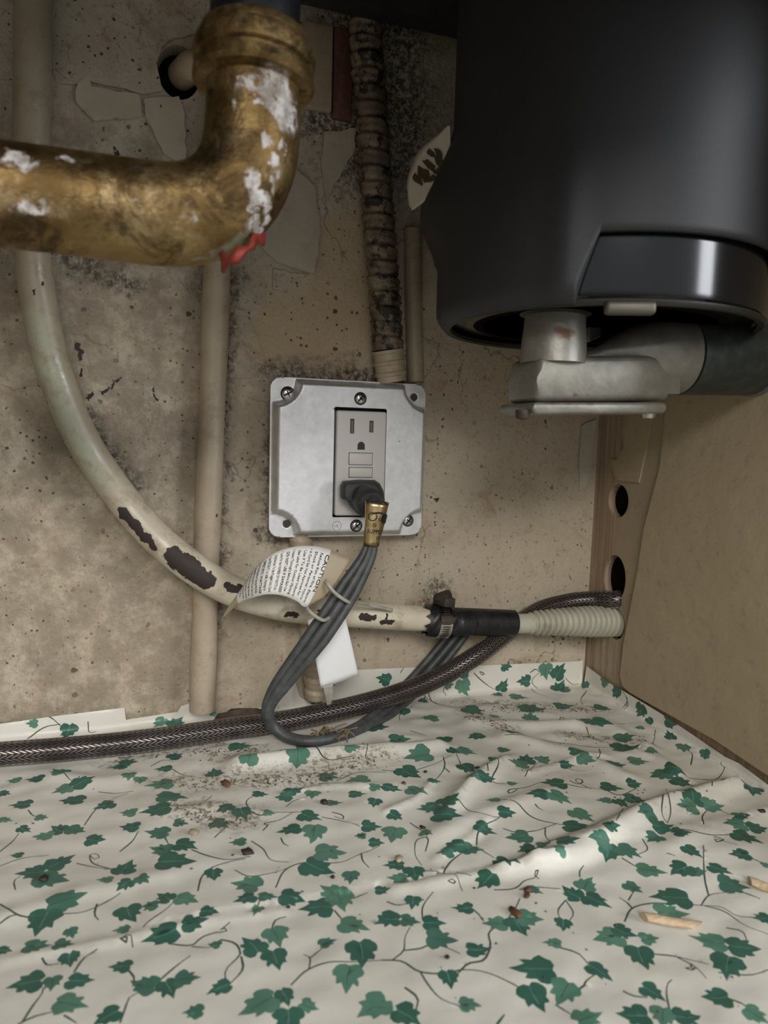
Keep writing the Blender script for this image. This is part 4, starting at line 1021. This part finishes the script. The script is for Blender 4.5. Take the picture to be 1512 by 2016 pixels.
# blank white card tag behind the cord
def sheet_quad(name, corners, m, parent, th=.0004, bow=.001, n=12):
    P_ = [at(a, b, y=y) for a, b, y in corners]; V = []
    for i in range(n+1):
        for j in range(n+1):
            u, v = i/n, j/n; p = (P_[0]*(1-u)+P_[1]*u)*(1-v)+(P_[3]*(1-u)+P_[2]*u)*v
            p.y -= bow*math.sin(math.pi*v); V.append(p)
    o = obj(name, V, [(i*(n+1)+j, i*(n+1)+j+1, (i+1)*(n+1)+j+1, (i+1)*(n+1)+j) for i in range(n) for j in range(n)], m, parent)
    s_ = o.modifiers.new('thickness', 'SOLIDIFY'); s_.thickness = th
    return o
o = sheet_quad('card_tag', [(606, 1222, -.050), (674, 1192, -.050), (706, 1330, -.043), (632, 1356, -.043)], M_white, cord); o['label'] = 'blank white card tag'
o = sheet_quad('tag_strap', [(636, 1352, -.044), (656, 1346, -.044), (652, 1388, -.038), (644, 1390, -.038)], M_tie, cord)

# ------------------------------------------------------------------ hoses and coupling along the wall
hose = thing('braided_hose', 'braided steel supply hose lying along the back of the liner', 'hose')
HP = [(-70, 1492, -.030), (0, 1485, -.030), (150, 1473, -.030), (300, 1457, -.031), (430, 1438, -.032), (560, 1420, -.033), (690, 1392, -.031), (800, 1360, -.029), (880, 1325, -.028), (950, 1282, -.027), (1005, 1240, -.020), (1060, 1203, -.014), (1120, 1186, -.015), (1170, 1181, -.022)]
hp = [Vector((-.452, -.036, liner_z(-.452, -.036)+.0067)), Vector((-.33, -.038, liner_z(-.33, -.038)+.0067))]+[rest(a, b, .0067) if a < 600 else at(a, b, y=y) for a, b, y in HP]+[at(1212, 1181, x=XR), at(1212, 1181, x=XR)+Vector((.012, 0, 0))]
tube('braid', hp, .0066, M_braid, hose, n=360, seg=32)
tag(hose, kind=None)
sl = thing('rubber_sleeve', 'black rubber sleeve joining the chipped pipe to the ribbed drain hose', 'coupling')
s0, s1 = at(838, 1221, y=-.025), at(1011, 1227, y=-.026)
srnd = random.Random(9)
def sleeve_r(s, a):
    r = .0093
    if s < .02: r += .0018*math.exp(-((s-.007)/.006)**2)+.0006*math.sin(a*5+s*900)
    if .022 < s < .034: r += .0009*max(0, math.sin(a*2+1))
    return r
SD = (s1-s0).normalized()
pth = [np.array(s0+SD*(i/60*(s1-s0).length)) for i in range(61)]
V, Fc, UV = tube_geo(pth, sleeve_r, 36, cap=False)
# open ring end on the right
n0 = len(V); ringi = [60*36+j for j in range(36)]
fr = frames(pth)[-1]
V += [np.array(s1)+.0074*(fr[1]*math.cos(2*math.pi*j/36)+fr[2]*math.sin(2*math.pi*j/36)) for j in range(36)]
Fc += [(ringi[j], ringi[(j+1) % 36], n0+(j+1) % 36, n0+j) for j in range(36)]
obj('sleeve', V, Fc, M_rubber, sl)
rub = random.Random(2); V, Fc = [], []
for i in range(9):          # torn lip of the sleeve on the painted pipe
    a = i*.7+rub.uniform(-.2, .2); fr0 = frames(pth)[0]; d = fr0[1]*math.cos(a)+fr0[2]*math.sin(a)
    p = np.array(s0)+d*.0094; t = -np.array(SD)
    k = len(V); sd = np.cross(d, t)
    V += [p+sd*.0022+d*.0006, p-sd*.0022+d*.0006, p+t*rub.uniform(.002, .0045)-d*.0002, p+sd*.0018-d*.001, p-sd*.0018-d*.001]; Fc += [(k, k+1, k+2), (k+3, k+2, k+4), (k, k+2, k+3), (k+1, k+4, k+2)]
obj('torn_lip', V, Fc, M_rubber, sl, smooth=False)
cl = thing('hose_clamp', 'steel worm-drive hose clamp with slotted band on the black rubber sleeve', 'clamp')
k0 = s0+SD*.0065; k1 = s0+SD*.0150
side = Vector(unit(np.cross(np.array(SD), np.array([0, 1, 0]))))
if side.z < 0: side = -side
front = Vector((SD.cross(side))).normalized()
if front.y > 0: front = -front
RB = .0118
def ring(a, t, r): return (k0*(1-t)+k1*t)+front*(r*math.cos(a))+side*(r*math.sin(a))
V, Fc = [], []
for i in range(48):
    a = 2*math.pi*i/48
    for t, r in ((0, RB-.0006), (0, RB), (1, RB), (1, RB-.0006)): V.append(ring(a, t, r))
for i in range(48):
    k = (i+1) % 48
    for j in range(4): l = (j+1) % 4; Fc.append((i*4+j, i*4+l, k*4+l, k*4+j))
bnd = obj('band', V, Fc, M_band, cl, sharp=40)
for i in range(17):
    a = math.radians(-58+i*8.6); V = []
    for da in (-.030, .030):
        for t in (.22, .80): V.append(ring(a+da, t+(.05 if da > 0 else -.05), RB+.00012))
    obj('band_slot', V, [(0, 1, 3, 2)], M_slot, bnd, smooth=False)
hb = ring(math.radians(78), .45, RB+.0028)
bm = box_bm((-.0065, -.0042, -.0034), (.0065, .0042, .0034), .0012)
bm.transform(Matrix.Translation(hb) @ Matrix(((SD.x*.35+front.x*.9, SD.x*.9, side.x, 0), (SD.y*.35+front.y*.9, SD.y*.9, side.y, 0), (SD.z*.35+front.z*.9, SD.z*.9, side.z, 0), (0, 0, 0, 1))))
bmobj('screw_housing', bm, M_rust, cl)
hs = hb+side*.0028-SD*.0012
lathe('clamp_screw', [(.0034, -.005), (.0036, .004), (.0034, .0052), (.0020, .0056)], M_rust, cl, seg=12, M=axis_matrix(hs, front*.8+side*.45+SD*.5))
dh = thing('corrugated_hose', 'ivory corrugated drain hose running from the rubber sleeve into the right wall', 'hose')
c0 = s1-SD*.012; c1 = Vector((h3.x+.02, h3.y-.001, h3.z+.0005))
ph_ = even(catmull([c0, s1+SD*.006, s1.lerp(c1, .45)+Vector((0, -.0005, .0006)), s1.lerp(c1, .8), c1], 200), 300)[0]
def corr_r(s, a):
    base = .0068 if s < .021 else .0068+min(1, (s-.021)/.05)*.0030
    amp = 0 if s < .0225 else min(1, (s-.0225)/.006)*.0015
    ph = (s/.0042) % 1
    return base+amp*(math.cos(2*math.pi*ph))
V, Fc, UV = tube_geo(ph_, corr_r, 32)
obj('ribbed_tube', V, Fc, M_corr, dh)

# ------------------------------------------------------------------ brass trap
trap = thing('brass_trap', 'tarnished brass trap bend crusted with white corrosion, at upper left', 'pipe')
tube('bend', TRAP, lambda s, a: TR_+.0003*math.sin(s*55), M_brass, trap, n=120, seg=48)
nb = at(500, 168, y=YB); nd = Vector((.03, .05, 1)).normalized()
lathe('slip_nut', [(.0160, -.002), (.0190, -.0012), (.0200, .0002), (.0198, .0028), (.0186, .0036), (.0186, .0046), (.0198, .0054), (.0202, .0085), (.0196, .0112), (.0184, .0120), (.0184, .0128), (.0178, .0150), (.0150, .0155)], M_brass, trap, seg=48, M=axis_matrix(nb, nd))
# rag of red tape caught under the elbow
rt_pts = [(431, 516, -.208), (448, 512, -.216), (470, 500, -.2175), (492, 484, -.215), (505, 468, -.210), (519, 462, -.204)]
V, Fc = [], []
rp_ = even(catmull([at(a, b, y=y) for a, b, y in rt_pts], 60), 24)[0]
for i, p in enumerate(rp_):
    w = .0016+.0009*math.sin(i*.9)+(.0012 if i > 18 or i < 5 else 0)
    V += [p+np.array((0, -.0004, w)), p+np.array((.0006, -.0012, -w*.2)), p+np.array((.0006, .0004, -w))]
for i in range(24):
    for j in range(2): Fc.append((i*3+j, i*3+j+1, (i+1)*3+j+1, (i+1)*3+j))
o = obj('tape_scrap', V, Fc, M_redtape, trap); _s = o.modifiers.new('thickness', 'SOLIDIFY'); _s.thickness = .0006; o['label'] = 'scrap of red tape'
tail = thing('tailpiece', 'black plastic tailpiece dropping from the sink into the brass nut', 'pipe')
t0 = at(500, 128, y=YB)
lathe('tube', [(.0132, .002), (.0147, .004), (.0147, .10), (.0130, .101)], M_blackpl, tail, seg=36, M=axis_matrix(t0, nd))
lathe('collar', [(.0147, .024), (.0152, .025), (.0152, .04), (.0147, .041)], M_blackpl, tail, seg=36, M=axis_matrix(t0, nd))
sk = at(640, 40, y=-.02)
ZS = sk.z+.002
sink = thing('sink_basin', 'black underside of the sink basin at the top of the cabinet', 'sink')
bmobj('basin', box_bm((-.062, -.44, ZS), (.188, -.018, ZS+.14), .012, 3), M_sink, sink)
bmobj('light_block_box', box_bm((-.075, -.44, .375), (.188, -.255, ZS+.02), .012, 3), M_sink, sink)  # unseen block added under the basin to darken the wall behind

# ------------------------------------------------------------------ garbage disposal
DY, DR = -.122, .0855
lo_, hi_ = 0.0, .2
for _ in range(40):
    m_ = (lo_+hi_)/2
    mn = min(to_px((m_+DR*math.cos(a), DY+DR*math.sin(a), .25))[0] for a in np.linspace(0, 2*math.pi, 240))
    if mn < 858: lo_ = m_
    else: hi_ = m_
DX = m_
aL = min(np.linspace(0, 2*math.pi, 720), key=lambda a: to_px((DX+DR*math.cos(a), DY+DR*math.sin(a), .25))[0])   # angle of the left silhouette
pl = Vector((DX+DR*math.cos(aL), DY+DR*math.sin(aL), 0))
def z_at(py, a, r=DR):
    x, y = DX+r*math.cos(a), DY+r*math.sin(a); z0, z1 = 0.0, .7
    for _ in range(40):
        m_ = (z0+z1)/2
        if to_px((x, y, m_))[1] > py: z0 = m_
        else: z1 = m_
    return z0
zi = on_cyl(1330, 588, DX, DY, .080).z
ZB = zi-.0035
n1 = on_cyl(1131, 592, DX, DY, DR); n2_ = on_cyl(1182, 456, DX, DY, DR)
a1 = math.atan2(n1.y-DY, n1.x-DX) % (2*math.pi); a2 = math.atan2(n2_.y-DY, n2_.x-DX) % (2*math.pi)
ZN = n2_.z
def sstep(t): t = min(1, max(0, t)); return t*t*(3-2*t)
AEND = 2*math.pi+.35
def shroud_bottom(a):
    a = a % (2*math.pi)
    if a < 1: a += 2*math.pi
    if a < a1-.02: return ZB
    if a > AEND: return ZB+(ZN-ZB)*(1-sstep((a-AEND)/.15))
    return ZB+(ZN-ZB)*min(1, max(0, (a-a1)/(a2-a1)))**.8
M_tab = NT('dull_olive_tab', .5, .6, (.13, .118, .095)).m
disp = thing('garbage_disposal', 'large black garbage disposal hanging under the sink at right', 'garbage disposal')
Z430, Z345, Z515 = z_at(428, aL), z_at(345, aL), z_at(512, aL)
angs = sorted(set([round(x, 5) for x in np.linspace(0, 2*math.pi, 181)[:-1]]+[round(x, 5) for x in np.linspace(a1-.04, a2+.04, 24)]))
NV = 44; V, Fc = [], []
ZT = ZS-.003
for a in angs:
    zb = shroud_bottom(a)
    for k in range(NV+1):
        t = k/NV; t = t**1.35; z = zb+(ZT-zb)*t
        win = math.exp(-((((a-aL+math.pi) % (2*math.pi))-math.pi)/.42)**2)
        r = DR
        r += .0105*win*math.exp(-((z-Z430)/.018)**2) if z > Z515-.004 else 0
        r -= .006*sstep((z-Z345)/.02)*win
        # broad vertical swell left of the notch and round over the bottom edge
        r += .0022*math.exp(-((a-(a1-.06))/.10)**2)*(1-sstep((z-ZN)/.05))
        ro = .009-.006*(zb-ZB)/(ZN-ZB)
        if z-zb < ro: r -= ro*.6*(1-(z-zb)/ro)**2
        V.append((DX+r*math.cos(a), DY+r*math.sin(a), z))
na = len(angs)
for i in range(na):
    k = (i+1) % na
    for j in range(NV): Fc.append((i*(NV+1)+j, k*(NV+1)+j, k*(NV+1)+j+1, i*(NV+1)+j+1))
sh = obj('shroud', V, Fc, M_shroud, disp, sharp=60); _s = sh.modifiers.new('thickness', 'SOLIDIFY'); _s.thickness = .0028; _s.offset = -1
CZ4 = Matrix.Translation((DX, DY, 0))
zi = on_cyl(1330, 588, DX, DY, .080).z
lathe('motor_housing', [(.060, zi-.0005), (.0795, zi+.001), (.0800, zi+.004), (.0800, ZN+.03)], M_gloss, disp, seg=96, M=CZ4); 
lathe('bottom_rim', [(.0770, zi-.001), (.0775, zi-.0030), (.0806, zi-.0032), (.0814, zi-.0022), (.0815, zi-.0008), (.0790, zi)], M_rim, disp, seg=96, M=CZ4, cap=False)
lathe('base_plate', [(.010, ZB+.0030), (.0640, ZB+.0030), (.0740, ZB+.0065), (.0770, ZB+.010)], M_dark, disp, seg=80, M=CZ4)
tbp = on_cyl(1240, 606, DX, DY, .083)
bm = box_bm((-.0105, -.003, -.0030), (.0105, .003, .0026), .0018, 3)
bm.transform(Matrix.Translation(tbp) @ Matrix.Rotation(math.atan2(tbp.y-DY, tbp.x-DX)+math.pi/2, 4, 'Z'))
bmobj('mounting_tab', bm, M_tab, disp)
# smudged rating label curling off the left flank
LB = [(884, 246, -.115), (866, 262, -.108), (826, 296, -.095), (810, 330, -.088), (802, 360, -.084), (806, 404, -.084)]
RB2 = [(886, 250, -.1155), (887, 300, -.1155), (889, 340, -.1155), (882, 362, -.114), (850, 386, -.104), (812, 414, -.087)]
ua = even(catmull(pp(LB, 0), 80), 24)[0]; ub = even(catmull(pp(RB2, 0), 80), 24)[0]
V = [Vector(a*(1-j/8)+b*(j/8)) for a, b in zip(ua, ub) for j in range(9)]
o = obj('rating_label', V, [(i*9+j, i*9+j+1, (i+1)*9+j+1, (i+1)*9+j) for i in range(24) for j in range(8)], M_label, disp); _s = o.modifiers.new('thickness', 'SOLIDIFY'); _s.thickness = .0005; _s.offset = 0
o['label'] = 'pale smudged label peeling off the side'
V, Fc = [], []
lr = random.Random(4)
for (i, j, w, h) in ((9, 2.2, 1.6, .8), (9, 4.6, 2.2, 1.0), (11, 5.6, 1.6, 1.2), (11.5, 3.2, 2.4, .8), (14, 3.6, 3.0, 1.4), (16, 2.8, 2.4, 1.0), (7.5, 3.6, 1.8, .7), (13, 5.4, 1.2, .7)):
    b = len(V); k = 12
    for q in range(k):
        a = 2*math.pi*q/k; fi, fj = min(23.9, i+h*math.cos(a)*lr.uniform(.7, 1.3)), min(7.9, max(.1, j+w*.7*math.sin(a)*lr.uniform(.7, 1.3)))
        i0 = int(fi); t = fi-i0; A = ua[i0]*(1-t)+ua[i0+1]*t; B_ = ub[i0]*(1-t)+ub[i0+1]*t; p = A*(1-fj/8)+B_*(fj/8)
        V.append(Vector(p+unit(CAM-p)*.0012))
    Fc.append(tuple(range(b, b+k)))
obj('smudged_print', V, Fc, M_ink2, o, smooth=False)
# cast discharge elbow
YE = -.140
el = bpy.data.objects.new('discharge_elbow', None); link(el, disp)
def elbow_slab(pts, y0, y1, bev, nm, m=M_cast, parent=None):
    poly = [at(a, b, y=y0) for a, b in pts]; bm = bmesh.new()
    A = [bm.verts.new((p.x, y0, p.z)) for p in poly]; B_ = [bm.verts.new((p.x, y1, p.z)) for p in poly]
    bm.faces.new(A); bm.faces.new(B_[::-1])
    for i in range(len(A)): k = (i+1) % len(A); bm.faces.new((A[i], B_[i], B_[k], A[k]))
    if bev: bmesh.ops.bevel(bm, geom=list(bm.edges), offset=bev, segments=3, affect='EDGES', profile=.5, clamp_overlap=True)
    return bmobj(nm, bm, m, parent, sharp=50)
bpy.data.objects.remove(el)
el = elbow_slab([(1064, 701), (1352, 698), (1352, 750), (1330, 766), (1318, 789), (1054, 791), (1058, 745)], YE-.018, YE+.012, .007, 'discharge_elbow', parent=disp)
el['label'] = 'dull cast metal discharge elbow'
ec = at(1089, 700, y=YE-.006)
lathe('neck', [(.0160, -.004), (.0156, .006), (.0148, .014), (.0146, .022)], M_cast, el, seg=36, M=Matrix.Translation(ec))
lathe('neck_flange', [(.0150, .0185), (.0172, .0195), (.0172, .0225), (.0150, .0235)], M_rim, el, seg=36, M=Matrix.Translation(ec))
w0, w1 = at(1150, 704, y=YE), at(1338, 702, y=YE-.004)
tube('outlet_barrel', [w0, w0.lerp(w1, .35)+Vector((0, 0, .002)), w0.lerp(w1, .7)+Vector((0, 0, .001)), w1], lambda s, a: .0035+.0160*sstep(min(1, s/.045)), M_cast, el, n=40, seg=36)
elbow_slab([(1052, 792), (1312, 792), (1316, 803), (1310, 814), (1056, 816), (1048, 806)], YE-.021, YE+.013, .0015, 'bottom_flange', parent=el)
elbow_slab([(1160, 642), (1184, 642), (1184, 662), (1160, 674)], YE+.018, YE+.022, .0006, 'lug', parent=el)
for px in (1037, 1288):
    p = at(px, 815, y=YE-.019)
    lathe('flange_screw', [(.0012, -.0026), (.0030, -.0020), (.0034, 0), (.0034, .002)], M_screw if px > 1200 else M_rust, el, seg=16, M=Matrix.Translation(p+Vector((0, .004, 0))))
cpl = thing('rubber_coupling', 'dark green-black rubber coupling on the outlet of the cast elbow', 'coupling')
g0, g1 = at(1338, 702, y=YE-.004), at(1478, 706, y=YE-.004)
d_ = (g1-g0).normalized()
MA = axis_matrix(g0, d_); Lc = (g1-g0).length
lathe('sleeve', [(.0150, -.001), (.0196, 0), (.0200, .001), (.0200, Lc-.001), (.0196, Lc), (.0150, Lc)], M_rubber2, cpl, seg=48, M=MA)
lathe('end_ring', [(.0150, Lc), (.0206, Lc+.0005), (.0210, Lc+.003), (.0150, Lc+.0036)], M_cast, cpl, seg=48, M=MA)

# ------------------------------------------------------------------ bits lying on the liner
def stick(pts, r, label):
    P_ = []
    for a, b in pts:
        p = at(a, b, z=.003); p.z = liner_z(p.x, p.y)+r*.95; P_.append(p)
    n = 12; V = []; Fc = []; p0, p1 = P_
    d = (p1-p0).normalized(); sd = d.cross(Vector((0, 0, 1))).normalized(); upv = sd.cross(d)
    for i in range(9):
        t = i/8; c = p0.lerp(p1, t)
        for j in range(n):
            a = 2*math.pi*j/n; rr = r*(1+.08*math.sin(3*a+i)); sl_ = (.0012*math.cos(a) if i == 0 else -.0025*math.cos(a+1) if i == 8 else 0)
            V.append(c+d*sl_+sd*(rr*1.15*math.cos(a))+upv*(rr*.8*math.sin(a)))
    for i in range(8):
        for j in range(n): k = (j+1) % n; Fc.append((i*n+j, i*n+k, (i+1)*n+k, (i+1)*n+j))
    Fc += [tuple(range(n))[::-1], tuple(range(8*n, 9*n))]
    o = obj('wooden_stick', V, Fc, M_stick, sharp=40); tag(o, label, 'stick', 'split wood sticks on the liner')
stick([(1268, 1805), (1370, 1820)], .0018, 'pale split wooden stick lying flat on the ivy liner')
stick([(1476, 1732), (1535, 1752)], .0020, 'wooden stick cut by the right edge of the photo')
def crumb(px, py, r, m, label, sq=.6, seed=0, name='debris_crumb', stretch=1.0, rot=0.0):
    p = at(px, py, z=.002); z = liner_z(p.x, p.y)
    bm = bmesh.new(); bmesh.ops.create_icosphere(bm, subdivisions=2, radius=1)
    for v in bm.verts:
        k = 1+.45*mnoise.noise(v.co*1.3+Vector((seed*3.1, 0, 0)))+.25*mnoise.noise(v.co*3+Vector((0, seed, 0)))
        v.co = Vector((v.co.x*k*r*stretch, v.co.y*k*r, v.co.z*k*r*sq))
    zmin = min(v.co.z for v in bm.verts)
    bm.transform(Matrix.Translation((p.x, p.y, z-zmin-r*.1)) @ Matrix.Rotation(rot, 4, 'Z'))
    o = bmobj(name, bm, m, None, sharp=None); tag(o, label, 'crumb', 'crumbs on the liner')
CR = [(487, 1681, .0030, M_crumb, 'dark brown crumb on a vine below the brown grit patch', 1.3), (638, 1582, .0027, M_crumb, 'round black crumb beside a leaf right of the gritty patch', 1.0), (86, 1728, .0026, M_crumb, 'black crumb on a leaf near the left edge', 1.2),
      (444, 1543, .0030, M_rustcrumb, 'long brown crumb in the gritty patch below the hose', 1.8), (465, 1542, .0022, M_crumb2, 'pale crumb touching the long brown one', 1.0), (1040, 1751, .0022, M_rustcrumb, 'rust flake at the top of the brown row near the front', 1.5),
      (1038, 1763, .0019, M_rustcrumb, 'rust flake in the middle of the brown row', 1.2), (1014, 1794, .0026, M_rustcrumb, 'rust flake at the bottom of the brown row', 1.7), (568, 1783, .0011, M_crumb, 'tiny black speck under the twin leaves mid floor', 1.0),
      (880, 1882, .0012, M_crumb, 'tiny black speck near the bottom centre', 1.0), (940, 1515, .0016, M_crumb, 'small dark crumb beside a leaf mid right', 1.4), (838, 1520, .0015, M_crumb, 'small dark crumb left of the twin leaves', 1.0), (795, 1541, .0015, M_rustcrumb, 'reddish crumb beneath a sage leaf near centre', 1.2),
      (1500, 1602, .0018, M_crumb, 'dark crumb at the far right near the wall', 1.4), (655, 1723, .0013, M_crumb, 'dark speck under the large leaf mid floor', 1.0), (786, 1690, .0022, M_crumb2, 'tan crumbly flake beside dark leaves', 1.6), (832, 1632, .0017, M_crumb, 'dark crumb above the folded leaf', 1.3), (380, 1640, .0024, M_crumb2, 'pale scraping in the left dirt patch', 1.7)]
for i, (a, b, r, m, l, s_) in enumerate(CR): crumb(a, b, r*.72, m, l, seed=i+1, stretch=s_, rot=i*.7)
gr = random.Random(11); V, Fc = [], []
PATCH = [((350, 1548), (650, 1530), 22, 150), ((640, 1525), (740, 1500), 22, 60), ((930, 1400), (1180, 1398), 14, 110), ((920, 1412), (1000, 1440), 14, 70), ((1120, 1450), (1260, 1470), 22, 60), ((430, 1420), (530, 1416), 10, 130), ((300, 1490), (520, 1475), 10, 70), ((350, 1600), (480, 1620), 26, 70), ((1000, 1500), (1400, 1620), 60, 60), ((100, 1550), (1450, 1950), 220, 70)]
for (x0, y0), (x1, y1), sp, cnt in PATCH:
    for _ in range(cnt):
        t = gr.random(); px, py = x0+(x1-x0)*t+gr.gauss(0, sp*.5), y0+(y1-y0)*t+gr.gauss(0, sp*.3)
        s, tt = st(px, py)
        if not (-.30 < s < SW-.004 and tt < TW-.002): continue
        x, y, z = sheet(s, tt); r = gr.uniform(.0003, .0009)
        b = len(V); q = [(1, 0, 0), (-.5, .9, 0), (-.6, -.8, 0), (0, 0, 1)]; an = gr.uniform(0, 6.28)
        for a, bb, c in q: V.append((x+r*(a*math.cos(an)-bb*math.sin(an))*gr.uniform(.7, 1.4), y+r*(a*math.sin(an)+bb*math.cos(an)), z+r*c*.7))
        Fc += [(b, b+1, b+3), (b+1, b+2, b+3), (b+2, b, b+3)]
o = obj('loose_grit', V, Fc, M_grit, smooth=False); tag(o, 'fine brown grit scattered over the ivy liner', 'grit', kind='stuff')
# clump of dirt against the wall behind the hose
bmc = bmesh.new(); bmesh.ops.create_icosphere(bmc, subdivisions=3, radius=1)
cpos = at(478, 1416, y=-.012)
for v in bmc.verts:
    k = 1+.35*mnoise.noise(v.co*2.2)+.2*mnoise.noise(v.co*5); v.co = Vector((v.co.x*k*.016, v.co.y*k*.006, v.co.z*k*.0055))
bmc.transform(Matrix.Translation((cpos.x, -.012, .0052)))
o = bmobj('dirt_clump', bmc, M_grit, None, sharp=None); tag(o, 'low clump of brown dirt against the wall behind the braided hose', 'dirt')
